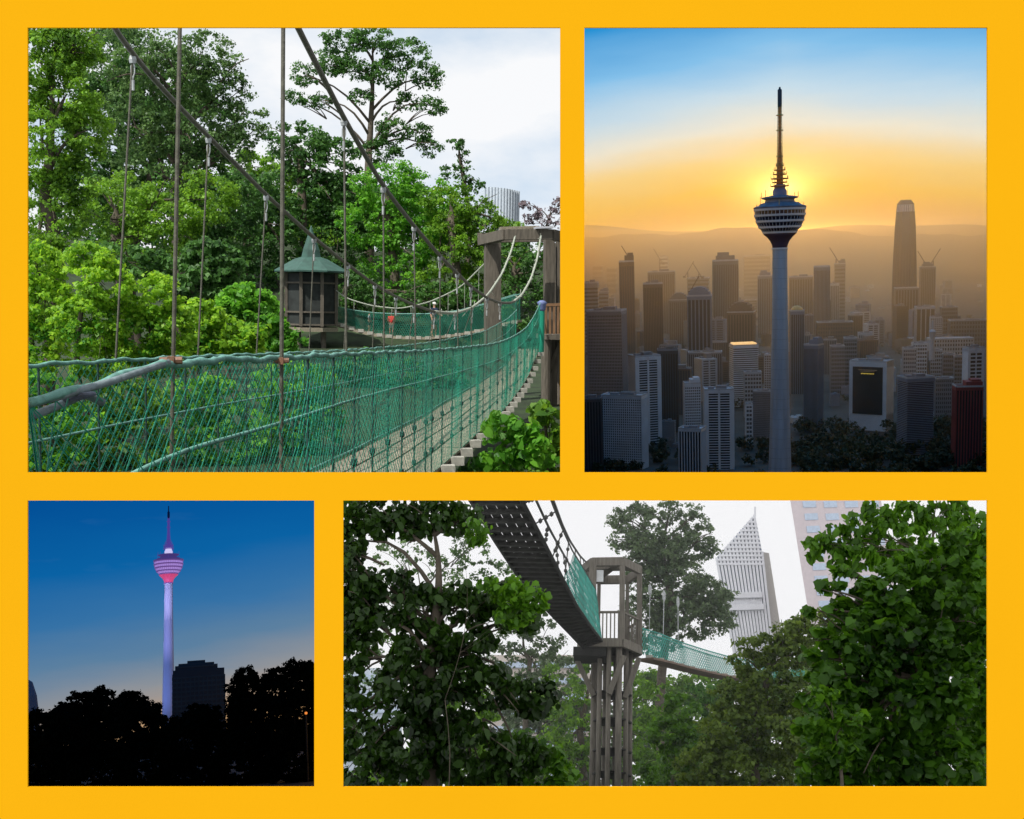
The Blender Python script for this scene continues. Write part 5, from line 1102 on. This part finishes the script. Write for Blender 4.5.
tree(P4, 'foreground_tree', 'fresh green undergrowth bush at the bottom left of the timber tower', T, [(530, 745, 22, 12), (550, 770, 26, 18), (515, 780, 26, 12)], 16, 7, LM['lime'], (530, 850), (530, 770), 2.5, g4, shape=OUT6, clump=8, per=20)
tree(P4, 'foreground_tree', 'branch of long drooping leaves hanging at the upper right', T, [(815, 548, 16, 9), (835, 540, 22, 12), (862, 530, 22, 14), (885, 515, 24, 14), (850, 560, 22, 12), (905, 540, 24, 18), (935, 515, 26, 16), (875, 555, 20, 12), (960, 510, 20, 16)], 13, 9, LM['lime'], (990, 700), (930, 560), 3, g4, shape=OUT6, aspect=.36, clump=8, per=16, droop=.5, fill=.75)
tree(P4, 'foreground_tree', 'dense maple leaved tree filling the right of the lower right view', T,
     [(970, 545, 26, 34), (935, 570, 34, 24), (900, 590, 34, 26), (870, 610, 30, 26), (950, 620, 40, 40), (905, 640, 44, 36), (860, 650, 34, 30), (850, 690, 36, 32), (900, 700, 50, 40), (960, 700, 40, 50), (845, 735, 34, 32), (880, 765, 50, 30), (940, 765, 50, 34), (975, 600, 20, 60), (838, 770, 24, 22), (862, 588, 14, 8), (838, 612, 14, 8), (825, 640, 12, 10), (822, 675, 12, 10), (905, 562, 18, 10), (818, 612, 12, 6), (832, 590, 14, 6), (845, 572, 12, 6), (812, 655, 12, 7), (808, 700, 12, 8)], 9, 8, LM['maple'], (920, 880), (920, 680), 8, g4, shape=OUTM, aspect=.55, clump=9, per=17, gap=.12, flat=.5, droop=.15)
tree(P4, 'foreground_tree', 'lighter yellow green leaf cluster low at the edge of the maple leaved tree', T, [(822, 700, 14, 12), (815, 730, 16, 14), (835, 752, 16, 16), (812, 762, 12, 12), (850, 720, 14, 12)], 8.4, 6.5, LM['lime'], (840, 880), (840, 760), 2, g4, shape=OUTM, aspect=.55, clump=8, per=14, fill=1.0)  # light through the edge leaves is put in as a lighter leaf colour

tree(P4, 'forest_tree', 'deep background tree closing the view below the second bridge', T, [(655, 690, 30, 18), (700, 690, 30, 20), (745, 700, 34, 24), (790, 700, 34, 30), (670, 730, 36, 28), (720, 745, 36, 30), (780, 760, 40, 34), (650, 775, 40, 24), (820, 670, 26, 30)], 78, 4, LM['mid'], (720, 840), (720, 730), 4, g4, clump=7, per=34, fill=1.2)
tree(P4, 'forest_tree', 'deep background tree between the left foreground tree and the tower posts', T, [(520, 700, 30, 22), (555, 710, 30, 24), (580, 700, 20, 24), (500, 740, 36, 28), (550, 755, 40, 30), (585, 770, 26, 26), (620, 740, 30, 40), (560, 665, 26, 12)], 76, 4, LM['far'], (540, 840), (540, 740), 4, g4, clump=7, per=30, fill=.9, gap=.1)
tree(P4, 'forest_tree', 'dark tree low behind the left foreground tree', T, [(470, 700, 30, 30), (450, 760, 44, 30), (400, 775, 50, 24), (500, 775, 30, 24)], 30, 5, LM['mid'], (450, 840), (450, 740), 4, g4, clump=8, per=30)

c = pix(P3, 306, 713, 10.2); rt = root(P3, 'street_lamp', 'small orange street light glowing among the dark trees at the right of the dusk view', 'street lamp', c - np.array([0, 0, .7]))
build(P3, 'pole', MB().tube([c - [0, 0, .7], c - [0, 0, .02]], .008, 6), NB, rt); build(P3, 'lamp', MB().lathe(c, [(0, -.014), (.012, -.008), (.012, .006), (0, .012)], 8), emit('lamp_orange', (1, .30, .05), .8), rt)

tree(P4, 'forest_tree', 'shaded tree behind the maple leaved tree at the right edge', T, [(960, 620, 34, 40), (905, 640, 40, 40), (860, 670, 34, 34), (960, 700, 36, 50), (900, 720, 44, 44), (850, 750, 36, 36), (950, 770, 44, 30), (890, 780, 50, 20), (830, 780, 30, 16), (975, 560, 14, 40), (940, 570, 24, 24)], 22, 6, LM['lime'], (900, 870), (900, 690), 4, g4, shape=OUT6, clump=8, per=30)
